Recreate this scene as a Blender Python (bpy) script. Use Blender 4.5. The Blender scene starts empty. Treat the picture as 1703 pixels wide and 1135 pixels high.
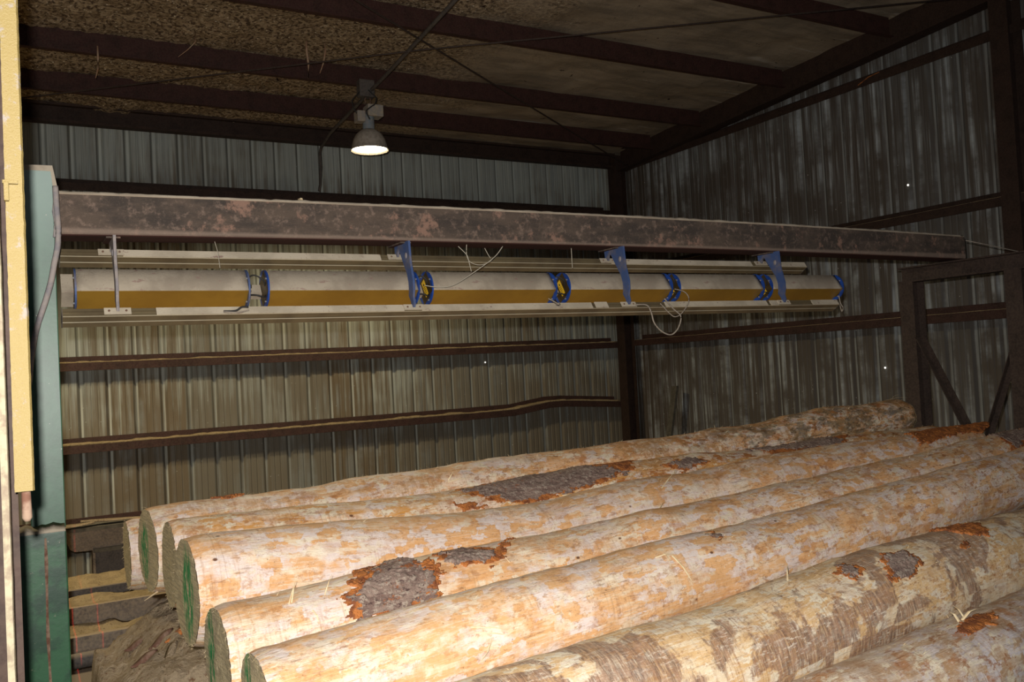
import bpy, bmesh, math, random
from mathutils import Vector, Matrix, noise
random.seed(7)
PI = math.pi
sc = bpy.context.scene
COL = sc.collection

# ------------------------------------------------------------------ camera model (used to measure the place)
FPX = 1450.0
YAW, PIT, ROL = [math.radians(v) for v in (29.705, 1.634, -3.024)]
HC = 3.0
CAM = Vector((0, 0, HC))
fw = Vector((math.sin(YAW)*math.cos(PIT), math.cos(YAW)*math.cos(PIT), math.sin(PIT)))
r0 = Vector((math.cos(YAW), -math.sin(YAW), 0)); u0 = r0.cross(fw)
rt = r0*math.cos(ROL)+u0*math.sin(ROL); up = -r0*math.sin(ROL)+u0*math.cos(ROL)
def ray(px, py): return fw+rt*((px-851.5)/FPX)-up*((py-567.5)/FPX)
def onY(px, py, Y): d = ray(px, py); return CAM+d*(Y/d.y)
def onX(px, py, X): d = ray(px, py); return CAM+d*(X/d.x)
def slope(px, py): d = ray(px, py); return -d.z/d.y, d.x/d.y
def proj(p):
    v = Vector(p)-CAM; w = v.dot(fw)
    return 851.5+FPX*v.dot(rt)/w, 567.5-FPX*v.dot(up)/w

# ------------------------------------------------------------------ material helpers
class NT:
    def __init__(s, name):
        s.m = bpy.data.materials.new(name); s.m.use_nodes = True
        s.t = s.m.node_tree; s.n = s.t.nodes; s.l = s.t.links
        s.b = s.n['Principled BSDF']
    def new(s, typ, **kw):
        n = s.n.new(typ)
        for k, v in kw.items(): setattr(n, k, v)
        return n
    def put(s, sock, v):
        if isinstance(v, bpy.types.NodeSocket): s.l.new(v, sock)
        elif isinstance(v, (tuple, list)) and sock.type == 'RGBA' and len(v) == 3: sock.default_value = (*v, 1)
        else: sock.default_value = v
    def coord(s, kind='Object'):
        return s.new('ShaderNodeTexCoord').outputs[kind]
    def map(s, vec, scale=(1, 1, 1), loc=(0, 0, 0), rot=(0, 0, 0)):
        m = s.new('ShaderNodeMapping'); s.put(m.inputs['Vector'], vec)
        m.inputs['Scale'].default_value = scale; m.inputs['Location'].default_value = loc; m.inputs['Rotation'].default_value = rot
        return m.outputs[0]
    def noise(s, vec, scale=5, detail=4, rough=.55, dist=0):
        n = s.new('ShaderNodeTexNoise'); s.put(n.inputs['Vector'], vec)
        n.inputs['Scale'].default_value = scale; n.inputs['Detail'].default_value = detail
        n.inputs['Roughness'].default_value = rough; n.inputs['Distortion'].default_value = dist
        return n.outputs['Fac']
    def voro(s, vec, scale=5, metric='EUCLIDEAN', out='Distance', rnd=1, feature='F1'):
        n = s.new('ShaderNodeTexVoronoi', distance=metric, feature=feature); s.put(n.inputs['Vector'], vec)
        n.inputs['Scale'].default_value = scale; n.inputs['Randomness'].default_value = rnd
        return n.outputs[out]
    def ramp(s, fac, a, b, ca=0., cb=1.):
        n = s.new('ShaderNodeMapRange'); s.put(n.inputs[0], fac)
        n.inputs[1].default_value = a; n.inputs[2].default_value = b; n.inputs[3].default_value = ca; n.inputs[4].default_value = cb
        n.clamp = True; n.interpolation_type = 'SMOOTHSTEP'
        return n.outputs[0]
    def math(s, op, a, b=0.):
        n = s.new('ShaderNodeMath', operation=op); s.put(n.inputs[0], a); s.put(n.inputs[1], b); return n.outputs[0]
    def mix(s, fac, a, b, blend='MIX'):
        n = s.new('ShaderNodeMix', data_type='RGBA', blend_type=blend)
        s.put(n.inputs[0], fac); s.put(n.inputs[6], a); s.put(n.inputs[7], b); return n.outputs[2]
    def sep(s, vec):
        n = s.new('ShaderNodeSeparateXYZ'); s.put(n.inputs[0], vec); return n.outputs
    def bump(s, h, strength=.3, dist=.01):
        n = s.new('ShaderNodeBump'); s.put(n.inputs['Height'], h); n.inputs['Strength'].default_value = strength; n.inputs['Distance'].default_value = dist
        s.l.new(n.outputs[0], s.b.inputs['Normal'])
    def done(s, col, rough=.7, metal=0., spec=.3):
        s.put(s.b.inputs['Base Color'], col); s.put(s.b.inputs['Roughness'], rough); s.put(s.b.inputs['Metallic'], metal)
        s.b.inputs['Specular IOR Level'].default_value = spec
        return s.m

def m_flat(name, c, c2=None, sc_=20, rough=.6, metal=0., spec=.3, bump=.15, bd=.003, lo=.4, hi=.65):
    n = NT(name); co = n.coord(); f = n.noise(co, sc_, 5, .6)
    col = n.mix(n.ramp(f, lo, hi), c, c2) if c2 else c
    if bump: n.bump(n.noise(co, sc_*4, 3), bump, bd)
    return n.done(col, rough, metal, spec)

def m_wall(name, base, dirt, dirtamt, seed, pale=(.30, .33, .33), paleamt=.6):
    n = NT(name); uv = n.coord('UV'); s = n.sep(uv); u, v = s[0], s[1]
    streak = n.noise(n.map(uv, (16, .7, 1), (seed, 0, 0)), 1, 5, .6)
    fine = n.noise(n.map(uv, (95, 1.1, 1), (seed, 3, 0)), 1, 3, .6)
    broad = n.noise(n.map(uv, (.45, .55, 1), (seed*2, 0, 0)), 1, 4, .6)
    pan = n.new('ShaderNodeTexWhiteNoise', noise_dimensions='1D')
    n.put(pan.inputs['W'], n.math('FLOOR', n.math('DIVIDE', u, .9144)))
    col = n.mix(n.ramp(fine, .3, .7), base, tuple(c*.72 for c in base))
    d = n.math('ADD', n.math('ADD', n.math('MULTIPLY', streak, .7), n.math('MULTIPLY', broad, .6)), n.math('ADD', n.ramp(v, 3.4, 1.6, 0, .16), n.ramp(v, 5.2, 5.9, 0, -.14)))  # streaks and blotches, plus a tone darker low down and paler near the top
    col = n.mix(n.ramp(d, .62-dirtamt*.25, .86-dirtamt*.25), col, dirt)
    pw = n.noise(n.map(uv, (13, .40, 1), (seed+5, 9, 0)), 1, 5, .62)
    pm = n.math('MULTIPLY', n.ramp(pw, .44, .66), n.ramp(n.noise(n.map(uv, (1.6, 1.6, 1), (seed, 7, 0)), 1, 5, .65), .36, .64))
    col = n.mix(n.math('MULTIPLY', pm, paleamt), col, pale)
    fr = n.math('FRACT', n.math('DIVIDE', u, .3048))
    seam = n.math('SUBTRACT', n.ramp(fr, .02, .04), n.ramp(fr, .075, .10))       # grime caught along the rib edge
    edge = n.math('SUBTRACT', n.ramp(fr, .13, .16), n.ramp(fr, .22, .25))       # bare metal on the rib crown
    col = n.mix(n.math('MULTIPLY', seam, .72), col, tuple(c*.22 for c in dirt))
    col = n.mix(n.math('MULTIPLY', edge, n.ramp(streak, .35, .6, .1, .6)), col, tuple(min(1, c*1.45) for c in base))
    col = n.mix(n.math('MULTIPLY', pan.outputs[0], .35), col, tuple(c*.45 for c in base))
    spots = n.voro(n.map(uv, (1, .8, 1), (seed, 0, 0)), 9)
    col = n.mix(n.math('MULTIPLY', n.ramp(spots, .05, .03), .6), col, tuple(min(1, c*2) for c in pale))
    n.bump(fine, .2, .002)
    return n.done(col, n.ramp(streak, .3, .7, .55, .8), .0, .35)

M = {}
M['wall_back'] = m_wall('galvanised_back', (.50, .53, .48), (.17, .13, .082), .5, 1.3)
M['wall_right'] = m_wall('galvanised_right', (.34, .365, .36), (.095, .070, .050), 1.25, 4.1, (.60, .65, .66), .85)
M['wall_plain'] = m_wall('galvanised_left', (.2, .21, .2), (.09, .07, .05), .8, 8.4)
def m_steel(name, base, dust, amt, sc_=9, rough=.7):
    n = NT(name); co = n.coord(); f = n.noise(n.map(co, (1, 1, 1)), sc_, 6, .65); g = n.noise(co, 60, 3)
    s = n.sep(n.new('ShaderNodeNewGeometry').outputs['Normal'])
    col = n.mix(n.ramp(f, .4, .7), base, tuple(c*.6 for c in base))
    upm = n.ramp(s[2], .35, .85)                                                 # sawdust lies on what faces up
    col = n.mix(n.math('MULTIPLY', n.ramp(g, .35, .62), amt), col, dust)
    col = n.mix(upm, col, dust)
    n.bump(g, .25, .003)
    return n.done(col, rough, 0, .3)
M['primer'] = m_steel('red_oxide_primer', (.050, .018, .015), (.30, .23, .13), .05)
M['primer_dusty'] = m_steel('red_oxide_primer_dusty', (.052, .022, .019), (.42, .33, .20), .05)
M['primer_dark'] = m_steel('dark_brown_steel', (.040, .021, .015), (.16, .12, .08), .08)
M['frame'] = m_steel('brown_frame_steel', (.042, .027, .022), (.22, .16, .11), .10)
def m_beam():
    n = NT('rusty_beam'); co = n.coord()
    a = n.noise(n.map(co, (1, 2, 3)), 3.2, 7, .68); b = n.noise(co, 26, 6, .7); c = n.noise(n.map(co, (3, 8, 60)), 1, 4)
    col = n.mix(n.ramp(a, .38, .62), (.056, .044, .037), (.104, .076, .058))
    col = n.mix(n.ramp(b, .50, .72, 0, .7), col, (.25, .175, .135))
    col = n.mix(n.ramp(n.noise(co, 7, 5, .7), .56, .66), col, (.25, .15, .11))
    col = n.mix(n.ramp(n.noise(n.map(co, (1, 1, 2.2)), 90, 5, .8), .56, .70, 0, .5), col, (.34, .27, .21))
    s = n.sep(n.new('ShaderNodeNewGeometry').outputs['Normal'])
    zz = n.math('ADD', n.sep(co)[2], n.math('MULTIPLY', b, .02))
    col = n.mix(n.math('MULTIPLY', n.math('MULTIPLY', n.ramp(zz, .062, .045), n.ramp(zz, .012, .022)), .55), col, (.30, .22, .17))
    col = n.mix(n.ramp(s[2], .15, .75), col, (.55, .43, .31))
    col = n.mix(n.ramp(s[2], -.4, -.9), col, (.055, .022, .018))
    n.bump(b, .5, .006); return n.done(col, .85, 0, .2)
M['beam'] = m_beam()
def m_dust(name='wood_dust', a=(.40, .34, .26), b=(.30, .25, .19)):
    n = NT(name); co = n.coord(); f = n.noise(co, 6, 6, .6); g = n.noise(co, 120, 4)
    col = n.mix(n.ramp(f, .4, .62), a, b); col = n.mix(n.ramp(n.voro(co, 45), .10, .04), col, (.22, .14, .10))
    col = n.mix(n.ramp(n.noise(n.map(co, (4, 9, 9)), 3, 5, .7), .6, .66), col, (.30, .21, .17))
    n.bump(g, .4, .004); return n.done(col, .95, 0, .1)
M['dust'] = m_dust()
M['rail_dust'] = m_dust('rail_cover', (.55, .475, .36), (.44, .375, .28))
M['gold'] = m_flat('gold_anodised', (.52, .30, .045), (.42, .235, .038), 3, .38, .5, .5, .05)
M['goldedge'] = m_flat('gold_edge', (.85, .62, .28), None, 3, .3, .2, .5, 0)
M['alu'] = m_flat('dusty_aluminium', (.20, .155, .085), (.14, .105, .06), 5, .5, .3, .5, .1)
M['alu_highlight'] = m_flat('highlight_aluminium', (.75, .68, .50), None, 5, .4, .3, .5, 0)
M['slot'] = m_flat('slot_dark', (.05, .035, .02), (.14, .10, .05), 60, .8, 0)
M['blue'] = m_flat('blue_anodised', (.018, .075, .36), (.014, .055, .27), 14, .4, .15, .5, .08)
M['blue_dusty'] = m_flat('blue_bracket', (.055, .095, .23), (.15, .14, .17), 12, .6, .1, .4, .15, .003, .42, .68)
M['grey_dusty'] = m_flat('dusty_bracket', (.33, .285, .26), (.23, .21, .22), 22, .8, 0, .2)
M['plate'] = m_flat('end_plate', (.10, .065, .022), (.07, .045, .018), 9, .4, .4, .5)
M['label'] = m_flat('yellow_label', (.85, .52, .03), (.75, .44, .02), 50, .5, 0, .3, 0)
M['black'] = m_flat('black_print', (.02, .018, .015), None, 5, .6, 0, .3, 0)
M['rubber'] = m_flat('black_rubber', (.03, .028, .026), None, 5, .6, 0, .3, 0)
M['screw'] = m_flat('steel_screw', (.6, .6, .58), None, 5, .3, .7, .5, 0)
M['cable'] = m_flat('dusty_cable', (.34, .29, .23), (.24, .20, .16), 50, .9)
M['string'] = m_flat('pale_strand', (.42, .38, .30), None, 50, .9, 0, .1, 0)
def m_green():
    n = NT('green_paint'); co = n.coord(); z = n.sep(co)[2]
    f = n.noise(co, 14, 5, .65); g = n.noise(n.map(co, (8, 8, 40)), 1, 3)
    col = n.mix(n.ramp(f, .35, .7), (.028, .098, .050), (.020, .070, .036))
    col = n.mix(n.math('MULTIPLY', n.ramp(z, 3.35, 3.95), .8), col, (.30, .38, .345))           # flash highlight high on the post, put into the paint colour
    col = n.mix(n.ramp(n.voro(co, 22), .06, .03), col, (.45, .42, .36))
    n.bump(f, .15, .003); return n.done(col, .42, 0, .5)
M['green'] = m_green()
def m_green2():
    n = NT('green_paint_low'); co = n.coord(); f = n.noise(co, 9, 6, .65)
    col = n.mix(n.ramp(f, .42, .62), (.022, .085, .036), (.012, .042, .022))
    col = n.mix(n.ramp(n.noise(co, 30, 5, .7), .66, .72), col, (.35, .30, .22))
    col = n.mix(n.ramp(n.noise(co, 4, 4, .6), .58, .7), col, (.06, .05, .035))
    n.bump(f, .3, .004); return n.done(col, .4, 0, .5)
M['green_low'] = m_green2()
def m_yellow():
    n = NT('yellow_paint'); co = n.coord(); f = n.noise(co, 22, 6, .7)
    col = n.mix(n.ramp(f, .55, .66), (.235, .172, .058), (.25, .21, .17))
    col = n.mix(n.ramp(n.voro(co, 120), .16, .08), col, (.20, .13, .05))
    n.bump(n.noise(co, 240, 4, .7), .55, .004); return n.done(col, .5, 0, .45)
M['yellow'] = m_yellow()
M['rust'] = m_flat('rusty_rod', (.12, .055, .035), (.25, .17, .12), 20, .85)
M['rust_light'] = m_flat('rusty_scrap', (.36, .20, .12), (.45, .33, .22), 20, .85)
M['pale'] = m_flat('pale_dusty_edge', (.34, .30, .20), (.22, .17, .12), 30, .8)
M['ballast'] = m_flat('dusty_grey_housing', (.30, .27, .24), (.40, .33, .24), 30, .7)
M['ballast2'] = m_flat('blue_grey_housing', (.19, .23, .25), (.26, .25, .24), 30, .6)
M['shade'] = m_flat('dusty_reflector', (.40, .35, .29), (.30, .26, .21), 30, .6)
def m_saw(name, a, b, c):
    n = NT(name); co = n.coord(); f = n.noise(co, 7, 6, .7); g = n.noise(co, 60, 5, .7)
    col = n.mix(n.ramp(f, .4, .65), a, b); col = n.mix(n.ramp(g, .56, .68), col, c)
    n.bump(g, 1., .035); return n.done(col, .95, 0, .1)
M['sawdust'] = m_saw('sawdust', (.58, .44, .25), (.44, .33, .19), (.24, .16, .09))
M['bark_litter'] = m_saw('bark_litter', (.38, .29, .19), (.52, .40, .26), (.24, .13, .07))
M['floor'] = m_saw('dirty_concrete', (.10, .085, .06), (.16, .13, .08), (.07, .05, .04))
M['conv'] = m_steel('conveyor_steel', (.20, .16, .125), (.34, .26, .17), .5, 9)
M['conv_dark'] = m_steel('conveyor_dark', (.085, .075, .070), (.20, .16, .12), .3, 9)
M['timber'] = m_flat('grey_timber', (.13, .115, .09), (.09, .08, .06), 14, .9)
def m_ceil():
    n = NT('insulation'); co = n.coord(); s = n.sep(co); x, y = s[0], s[1]
    big = n.noise(co, 1.3, 5, .6)
    crust = n.ramp(n.math('ADD', x, n.math('MULTIPLY', big, 3.2)), 5.4, 3.4)     # thick crust of sprayed chips towards the left
    v = n.voro(co, 30, out='Color'); g = n.noise(co, 26, 5, .65); k = n.noise(co, 9, 5, .7)
    smooth = n.mix(n.ramp(n.noise(n.map(co, (.6, 3.2, 1), (0, 0, 0), (0, 0, .5)), 1.6, 6, .62), .35, .68), (.38, .305, .215), (.22, .178, .13))
    smooth = n.mix(n.ramp(n.noise(n.map(co, (.35, 4, 1), (3, 2, 0), (0, 0, 1.05)), 2, 6, .6), .60, .68), smooth, (.50, .44, .36))
    ch = n.mix(n.sep(v)[0], (.25, .18, .105), (.50, .385, .25))
    ch = n.mix(n.ramp(g, .47, .60), ch, (.10, .065, .04)); ch = n.mix(n.math('MULTIPLY', n.ramp(n.voro(co, 24), .26, .12), n.ramp(n.sep(n.voro(co, 24, out='Color'))[1], .55, .75)), ch, (.85, .76, .60))
    col = n.mix(crust, smooth, ch)
    col = n.mix(n.ramp(n.noise(co, 5.5, 6, .7), .645, .675), col, (.035, .018, .012))
    h = n.math('ADD', n.math('MULTIPLY', n.math('MULTIPLY', g, crust), 1.), n.math('MULTIPLY', k, .35))
    n.bump(h, .8, .03); return n.done(col, .9, 0, .15)
M['ceil'] = m_ceil()
def m_emit(name, c, st):
    n = NT(name); n.b.inputs['Emission Color'].default_value = (*c, 1); n.b.inputs['Emission Strength'].default_value = st
    return n.done(c, .5)
M['lamp'] = m_emit('lamp_lens', (1., .88, .62), 14)
M['day'] = m_emit('daylight_and_dot_glow', (1, .98, .92), 1.6)

def m_log(name, seed, orange=(.72, .39, .165), cream=(.82, .65, .50), pink=(.76, .65, .60), stain=.5, dirt=.0, ring=.0, patch=.5, tone=1., rough=.55, brown=.35, fargrime=0., shift=0., clean=1.):
    n = NT(name); uv = n.map(n.coord('UV'), (1, 1, 1), (seed*7.3, seed*3.1, seed))
    T = lambda c: tuple(x*tone for x in c)
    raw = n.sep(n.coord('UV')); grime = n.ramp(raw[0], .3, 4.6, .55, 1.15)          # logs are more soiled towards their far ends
    f1 = n.noise(n.map(uv, (.8, 1.7, 1)), 4.6, 9, .72)
    col = n.mix(n.ramp(f1, .45+shift, .60+shift), T(orange), T(cream))
    warp = n.new('ShaderNodeVectorMath', operation='ADD')
    nz = n.new('ShaderNodeTexNoise'); n.put(nz.inputs['Vector'], uv); nz.inputs['Scale'].default_value = 34; nz.inputs['Detail'].default_value = 6; nz.inputs['Roughness'].default_value = .7
    sc2 = n.new('ShaderNodeVectorMath', operation='SCALE'); n.put(sc2.inputs[0], nz.outputs['Color']); sc2.inputs['Scale'].default_value = .045
    n.put(warp.inputs[0], uv); n.put(warp.inputs[1], sc2.outputs[0])
    # rectangular lilac-white tooth marks left by the debarker
    vc = n.sep(n.voro(n.map(warp.outputs[0], (12, 32, 1)), 1, 'CHEBYCHEV', 'Color', .85))
    mark = n.math('MULTIPLY', n.ramp(vc[0], 1-patch-.03, 1-patch+.03), n.ramp(n.noise(uv, 4.5, 4, .6), .38, .50))
    mark = n.math('MULTIPLY', mark, n.ramp(n.noise(n.map(uv, (18, 60, 1)), 1, 4, .7), .32, .55, .35, 1))
    col = n.mix(mark, col, T(pink))
    vc2 = n.sep(n.voro(n.map(warp.outputs[0], (20, 62, 1), (4, 4, 0)), 1, 'CHEBYCHEV', 'Color', .9))
    m2 = n.math('MULTIPLY', n.ramp(vc2[1], .58, .62), n.ramp(n.noise(uv, 6, 4, .6), .47, .56))
    col = n.mix(n.math('MULTIPLY', m2, clean), col, T((.80, .70, .52)))
    fib = n.noise(n.map(uv, (5, 140, 1)), 1, 4, .7)                               # fibres along the trunk
    col = n.mix(n.ramp(fib, .50, .64, 0, .5*clean), col, T((.84, .70, .54)))
    tear = n.math('MULTIPLY', n.ramp(n.noise(n.map(uv, (3.2, 30, 1)), 1, 5, .65), .545, .60), n.ramp(n.noise(uv, 2.6, 4), .47, .58))
    col = n.mix(n.math('MULTIPLY', tear, .8*clean), col, T((.85, .76, .58)))
    scr = n.noise(n.map(uv, (85, 5, 1)), 1, 4, .65)                               # scratches round the trunk
    scm = n.math('MULTIPLY', n.ramp(scr, .50, .66), n.ramp(n.noise(uv, 2.4, 4, .6), .42, .62))
    col = n.mix(n.math('MULTIPLY', scm, .45+ring*.4), col, T((.36, .17, .07)))
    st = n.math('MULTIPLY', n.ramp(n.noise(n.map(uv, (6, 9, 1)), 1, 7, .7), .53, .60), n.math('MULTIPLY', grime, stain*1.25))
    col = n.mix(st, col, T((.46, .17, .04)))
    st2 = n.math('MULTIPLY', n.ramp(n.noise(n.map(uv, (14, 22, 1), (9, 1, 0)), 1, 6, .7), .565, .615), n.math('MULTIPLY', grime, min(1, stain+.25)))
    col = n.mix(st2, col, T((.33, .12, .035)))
    if brown:
        fbr = n.math('MULTIPLY', n.ramp(n.noise(n.map(uv, (2.2, 3.2, 1), (2, 8, 0)), 1, 5, .65), .48, .58), n.math('MULTIPLY', grime, n.ramp(n.noise(n.map(uv, (30, 10, 1)), 1, 5, .75), .40, .56)))
        col = n.mix(n.math('MULTIPLY', fbr, brown), col, T((.48, .25, .09)))
    if dirt:
        dm = n.math('MULTIPLY', n.ramp(n.noise(n.map(uv, (3.0, 3.4, 1), (2, 5, 0)), 1, 6, .60, .6), .495, .53), n.ramp(n.noise(n.map(uv, (120, 14, 1)), 1, 5, .8), .34, .55, .30, 1))
        dc = n.mix(n.ramp(n.noise(n.map(uv, (60, 12, 1)), 1, 5, .8), .4, .6), T((.38, .22, .14)), T((.16, .09, .065)))
        col = n.mix(n.math('MULTIPLY', dm, dirt), col, dc)
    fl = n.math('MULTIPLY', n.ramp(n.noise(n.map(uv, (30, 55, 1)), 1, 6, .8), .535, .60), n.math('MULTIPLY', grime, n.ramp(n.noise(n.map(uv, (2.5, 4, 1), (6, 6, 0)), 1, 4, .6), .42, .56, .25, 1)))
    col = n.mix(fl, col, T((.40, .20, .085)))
    pal = n.math('MULTIPLY', n.ramp(n.noise(n.map(uv, (22, 90, 1), (3, 6, 0)), 1, 6, .8), .53, .60), n.ramp(n.noise(n.map(uv, (3, 5, 1), (1, 6, 0)), 1, 4, .6), .42, .60, .2, .9))
    col = n.mix(n.math('MULTIPLY', pal, .7*clean), col, T((.90, .80, .66)))
    drk = n.math('MULTIPLY', n.ramp(n.noise(n.map(uv, (7, 75, 1), (8, 2, 0)), 1, 6, .75), .565, .61), n.ramp(n.noise(n.map(uv, (2, 5, 1), (4, 3, 0)), 1, 3, .6), .46, .58))
    col = n.mix(n.math('MULTIPLY', drk, .55), col, T((.24, .13, .07)))
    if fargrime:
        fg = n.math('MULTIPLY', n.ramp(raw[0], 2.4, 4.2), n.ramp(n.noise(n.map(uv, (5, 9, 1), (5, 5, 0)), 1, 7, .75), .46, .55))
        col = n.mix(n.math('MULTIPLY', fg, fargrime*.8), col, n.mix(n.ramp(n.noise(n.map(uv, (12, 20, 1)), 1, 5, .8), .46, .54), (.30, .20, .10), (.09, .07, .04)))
    kn = n.voro(n.map(uv, (1, 1.6, 1)), 5.5)
    col = n.mix(n.ramp(kn, .07, .03), col, T((.16, .07, .035)))
    sp = n.voro(n.map(uv, (1, 1.3, 1)), 26)
    col = n.mix(n.math('MULTIPLY', n.ramp(sp, .10, .05), .6), col, T((.22, .10, .04)))
    h = n.math('ADD', n.math('MULTIPLY', fib, .5), n.math('ADD', n.math('MULTIPLY', f1, .8), n.math('MULTIPLY', mark, -.25)))
    n.bump(n.math('ADD', h, n.math('MULTIPLY', n.noise(n.map(uv, (40, 90, 1)), 1, 5, .8), .6)), .6, .008)
    return n.done(col, rough, 0, .35)
def m_end(name, seed, green):
    n = NT(name); co = n.coord('UV'); g = n.noise(n.map(co, (3, 40, 1), (seed, 0, 0)), 1, 5, .7); f = n.noise(co, 30, 5, .7)
    col = n.mix(n.ramp(g, .4, .6), (.62, .50, .29), (.42, .34, .21)); col = n.mix(n.ramp(f, .58, .68), col, (.80, .70, .50))
    gm = n.noise(n.map(co, (26, 5, 1), (seed*3, 1, 0)), 1, 4, .6); s = n.sep(co)
    r2 = n.math('ADD', n.math('POWER', n.math('MULTIPLY', n.math('SUBTRACT', s[0], green[0]), green[2]), 2), n.math('POWER', n.math('MULTIPLY', n.math('SUBTRACT', s[1], green[1]), green[3]), 2))
    m = n.math('MULTIPLY', n.ramp(r2, 1, .35), n.ramp(gm, .40, .56))
    col = n.mix(m, col, (.045, .27, .085))
    n.bump(f, .8, .012); return n.done(col, .85, 0, .15)
def m_bark():
    n = NT('bark'); co = n.coord(); f = n.noise(n.map(co, (3, 8, 8)), 3, 6, .7); g = n.noise(co, 45, 5, .75)
    col = n.mix(n.ramp(f, .4, .62), (.20, .13, .105), (.31, .22, .175)); col = n.mix(n.ramp(g, .50, .60), col, (.42, .34, .27)); col = n.mix(n.ramp(n.noise(n.map(co, (10, 22, 22)), 3, 5, .75), .56, .66), col, (.09, .05, .045))
    col = n.mix(n.ramp(n.noise(co, 14, 5, .7), .60, .68), col, (.33, .11, .035))
    n.bump(n.math('ADD', g, f), .9, .015); return n.done(col, .8, 0, .3)
M['bark'] = m_bark()
M['inner_bark'] = m_flat('torn_orange_bark', (.46, .16, .04), (.20, .065, .025), 26, .7, 0, .3, .8, .01)
M['splinter'] = m_flat('fresh_splinter', (.80, .66, .42), (.70, .52, .30), 30, .7, 0, .2, 0)

# ------------------------------------------------------------------ object helpers
def wloc(o):
    v = Vector(o.location)
    while o.parent: o = o.parent; v += Vector(o.location)
    return v
def obj(name, bm, mat, parent=None, smooth=False, origin=None):
    """link a bmesh given in world coordinates as one object; its origin sits at its base"""
    vs = [v.co for v in bm.verts]
    if origin is None:
        lo = Vector([min(c[i] for c in vs) for i in range(3)]); hi = Vector([max(c[i] for c in vs) for i in range(3)])
        origin = Vector(((lo.x+hi.x)/2, (lo.y+hi.y)/2, lo.z))
    if parent is not None and parent.get('_o'): origin = wloc(parent)
    if parent is not None: origin = wloc(parent)
    bmesh.ops.translate(bm, verts=bm.verts, vec=-Vector(origin))
    me = bpy.data.meshes.new(name); bm.to_mesh(me); bm.free()
    for m_ in (mat if isinstance(mat, list) else [mat]): me.materials.append(m_)
    if smooth:
        for p in me.polygons: p.use_smooth = True
    o = bpy.data.objects.new(name, me); COL.objects.link(o)
    if parent is not None: o.parent = parent
    else: o.location = origin
    return o
def thing(name, label, cat, loc, group=None):
    o = bpy.data.objects.new(name, None); o.empty_display_size = .1; COL.objects.link(o); o.location = loc
    o['label'] = label; o['category'] = cat
    if group: o['group'] = group
    return o
def tag(o, label, cat, group=None, kind=None):
    o['label'] = label; o['category'] = cat
    if group: o['group'] = group
    if kind: o['kind'] = kind
    return o
def struct(o, label=None):
    o['kind'] = 'structure'
    if label: o['label'] = label
    return o
def box(bm, a, b, mi=0, bev=0):
    x0, y0, z0 = a; x1, y1, z1 = b
    v = [bm.verts.new(p) for p in ((x0, y0, z0), (x1, y0, z0), (x1, y1, z0), (x0, y1, z0), (x0, y0, z1), (x1, y0, z1), (x1, y1, z1), (x0, y1, z1))]
    fs = [bm.faces.new([v[i] for i in q]) for q in ((3, 2, 1, 0), (4, 5, 6, 7), (0, 1, 5, 4), (1, 2, 6, 5), (2, 3, 7, 6), (3, 0, 4, 7))]
    for f in fs: f.material_index = mi
    if bev:
        es = list({e for f in fs for e in f.edges})
        bmesh.ops.bevel(bm, geom=es, offset=bev, segments=2, affect='EDGES', profile=.6)
    return fs
def sweep(bm, pts, frames, closed=True, mi=0, cap=True):
    """pts: list of rings of world points"""
    rings = [[bm.verts.new(p) for p in r] for r in pts]
    n = len(rings[0])
    for a, b in zip(rings, rings[1:]):
        for i in range(n if closed else n-1):
            j = (i+1) % n
            f = bm.faces.new((a[i], a[j], b[j], b[i])); f.material_index = mi
    if cap and closed:
        bm.faces.new(rings[0][::-1]).material_index = mi; bm.faces.new(rings[-1]).material_index = mi
    return rings
def prism(bm, prof, axis, stations, mi=0, cap=True):
    """extrude a 2D profile: axis 'x' -> profile (y,z); 'y' -> (x,z). stations: list of (t, da, db)"""
    rs = []
    for st in stations:
        t, da, db = st if isinstance(st, tuple) else (st, 0, 0)
        rs.append([Vector((t, a+da, b+db)) if axis == 'x' else Vector((a+da, t, b+db)) for a, b in prof])
    r = sweep(bm, rs, None, True, mi, cap)
    return r
def tube(bm, pts, rad, n=8, mi=0, cap=True):
    pts = [Vector(p) for p in pts]; rs = []
    ref = Vector((0, 0, 1))
    for i, p in enumerate(pts):
        t = (pts[min(i+1, len(pts)-1)]-pts[max(i-1, 0)]).normalized()
        a = t.cross(ref)
        if a.length < .05: a = t.cross(Vector((1, 0, 0)))
        a.normalize(); b = t.cross(a)
        r_ = rad[i] if isinstance(rad, (list, tuple)) else rad
        rs.append([p+a*math.cos(2*PI*k/n)*r_+b*math.sin(2*PI*k/n)*r_ for k in range(n)])
    sweep(bm, rs, None, True, mi, cap)
def smoothpts(ps, k=6):
    ps = [Vector(p) for p in ps]; o = []
    for i in range(len(ps)-1):
        a, b, c, d = ps[max(i-1, 0)], ps[i], ps[i+1], ps[min(i+2, len(ps)-1)]
        for j in range(k):
            t = j/k; o.append(.5*((2*b)+(c-a)*t+(2*a-5*b+4*c-d)*t*t+(3*b-a-3*c+d)*t**3))
    o.append(ps[-1]); return o
def lathe(bm, prof, c, n=28, mi=0):
    rs = [[Vector((c[0]+r*math.cos(2*PI*k/n), c[1]+r*math.sin(2*PI*k/n), c[2]+z)) for k in range(n)] for r, z in prof]
    sweep(bm, rs, None, True, mi, False)
NB = lambda: bmesh.new()
def Ibeam(w, h, tf, tw, cx=0, cz=0):
    a, b = w/2, tw/2
    return [(cx-a, cz), (cx+a, cz), (cx+a, cz+tf), (cx+b, cz+tf), (cx+b, cz+h-tf), (cx+a, cz+h-tf), (cx+a, cz+h), (cx-a, cz+h), (cx-a, cz+h-tf), (cx-b, cz+h-tf), (cx-b, cz+tf), (cx-a, cz+tf)]

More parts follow.
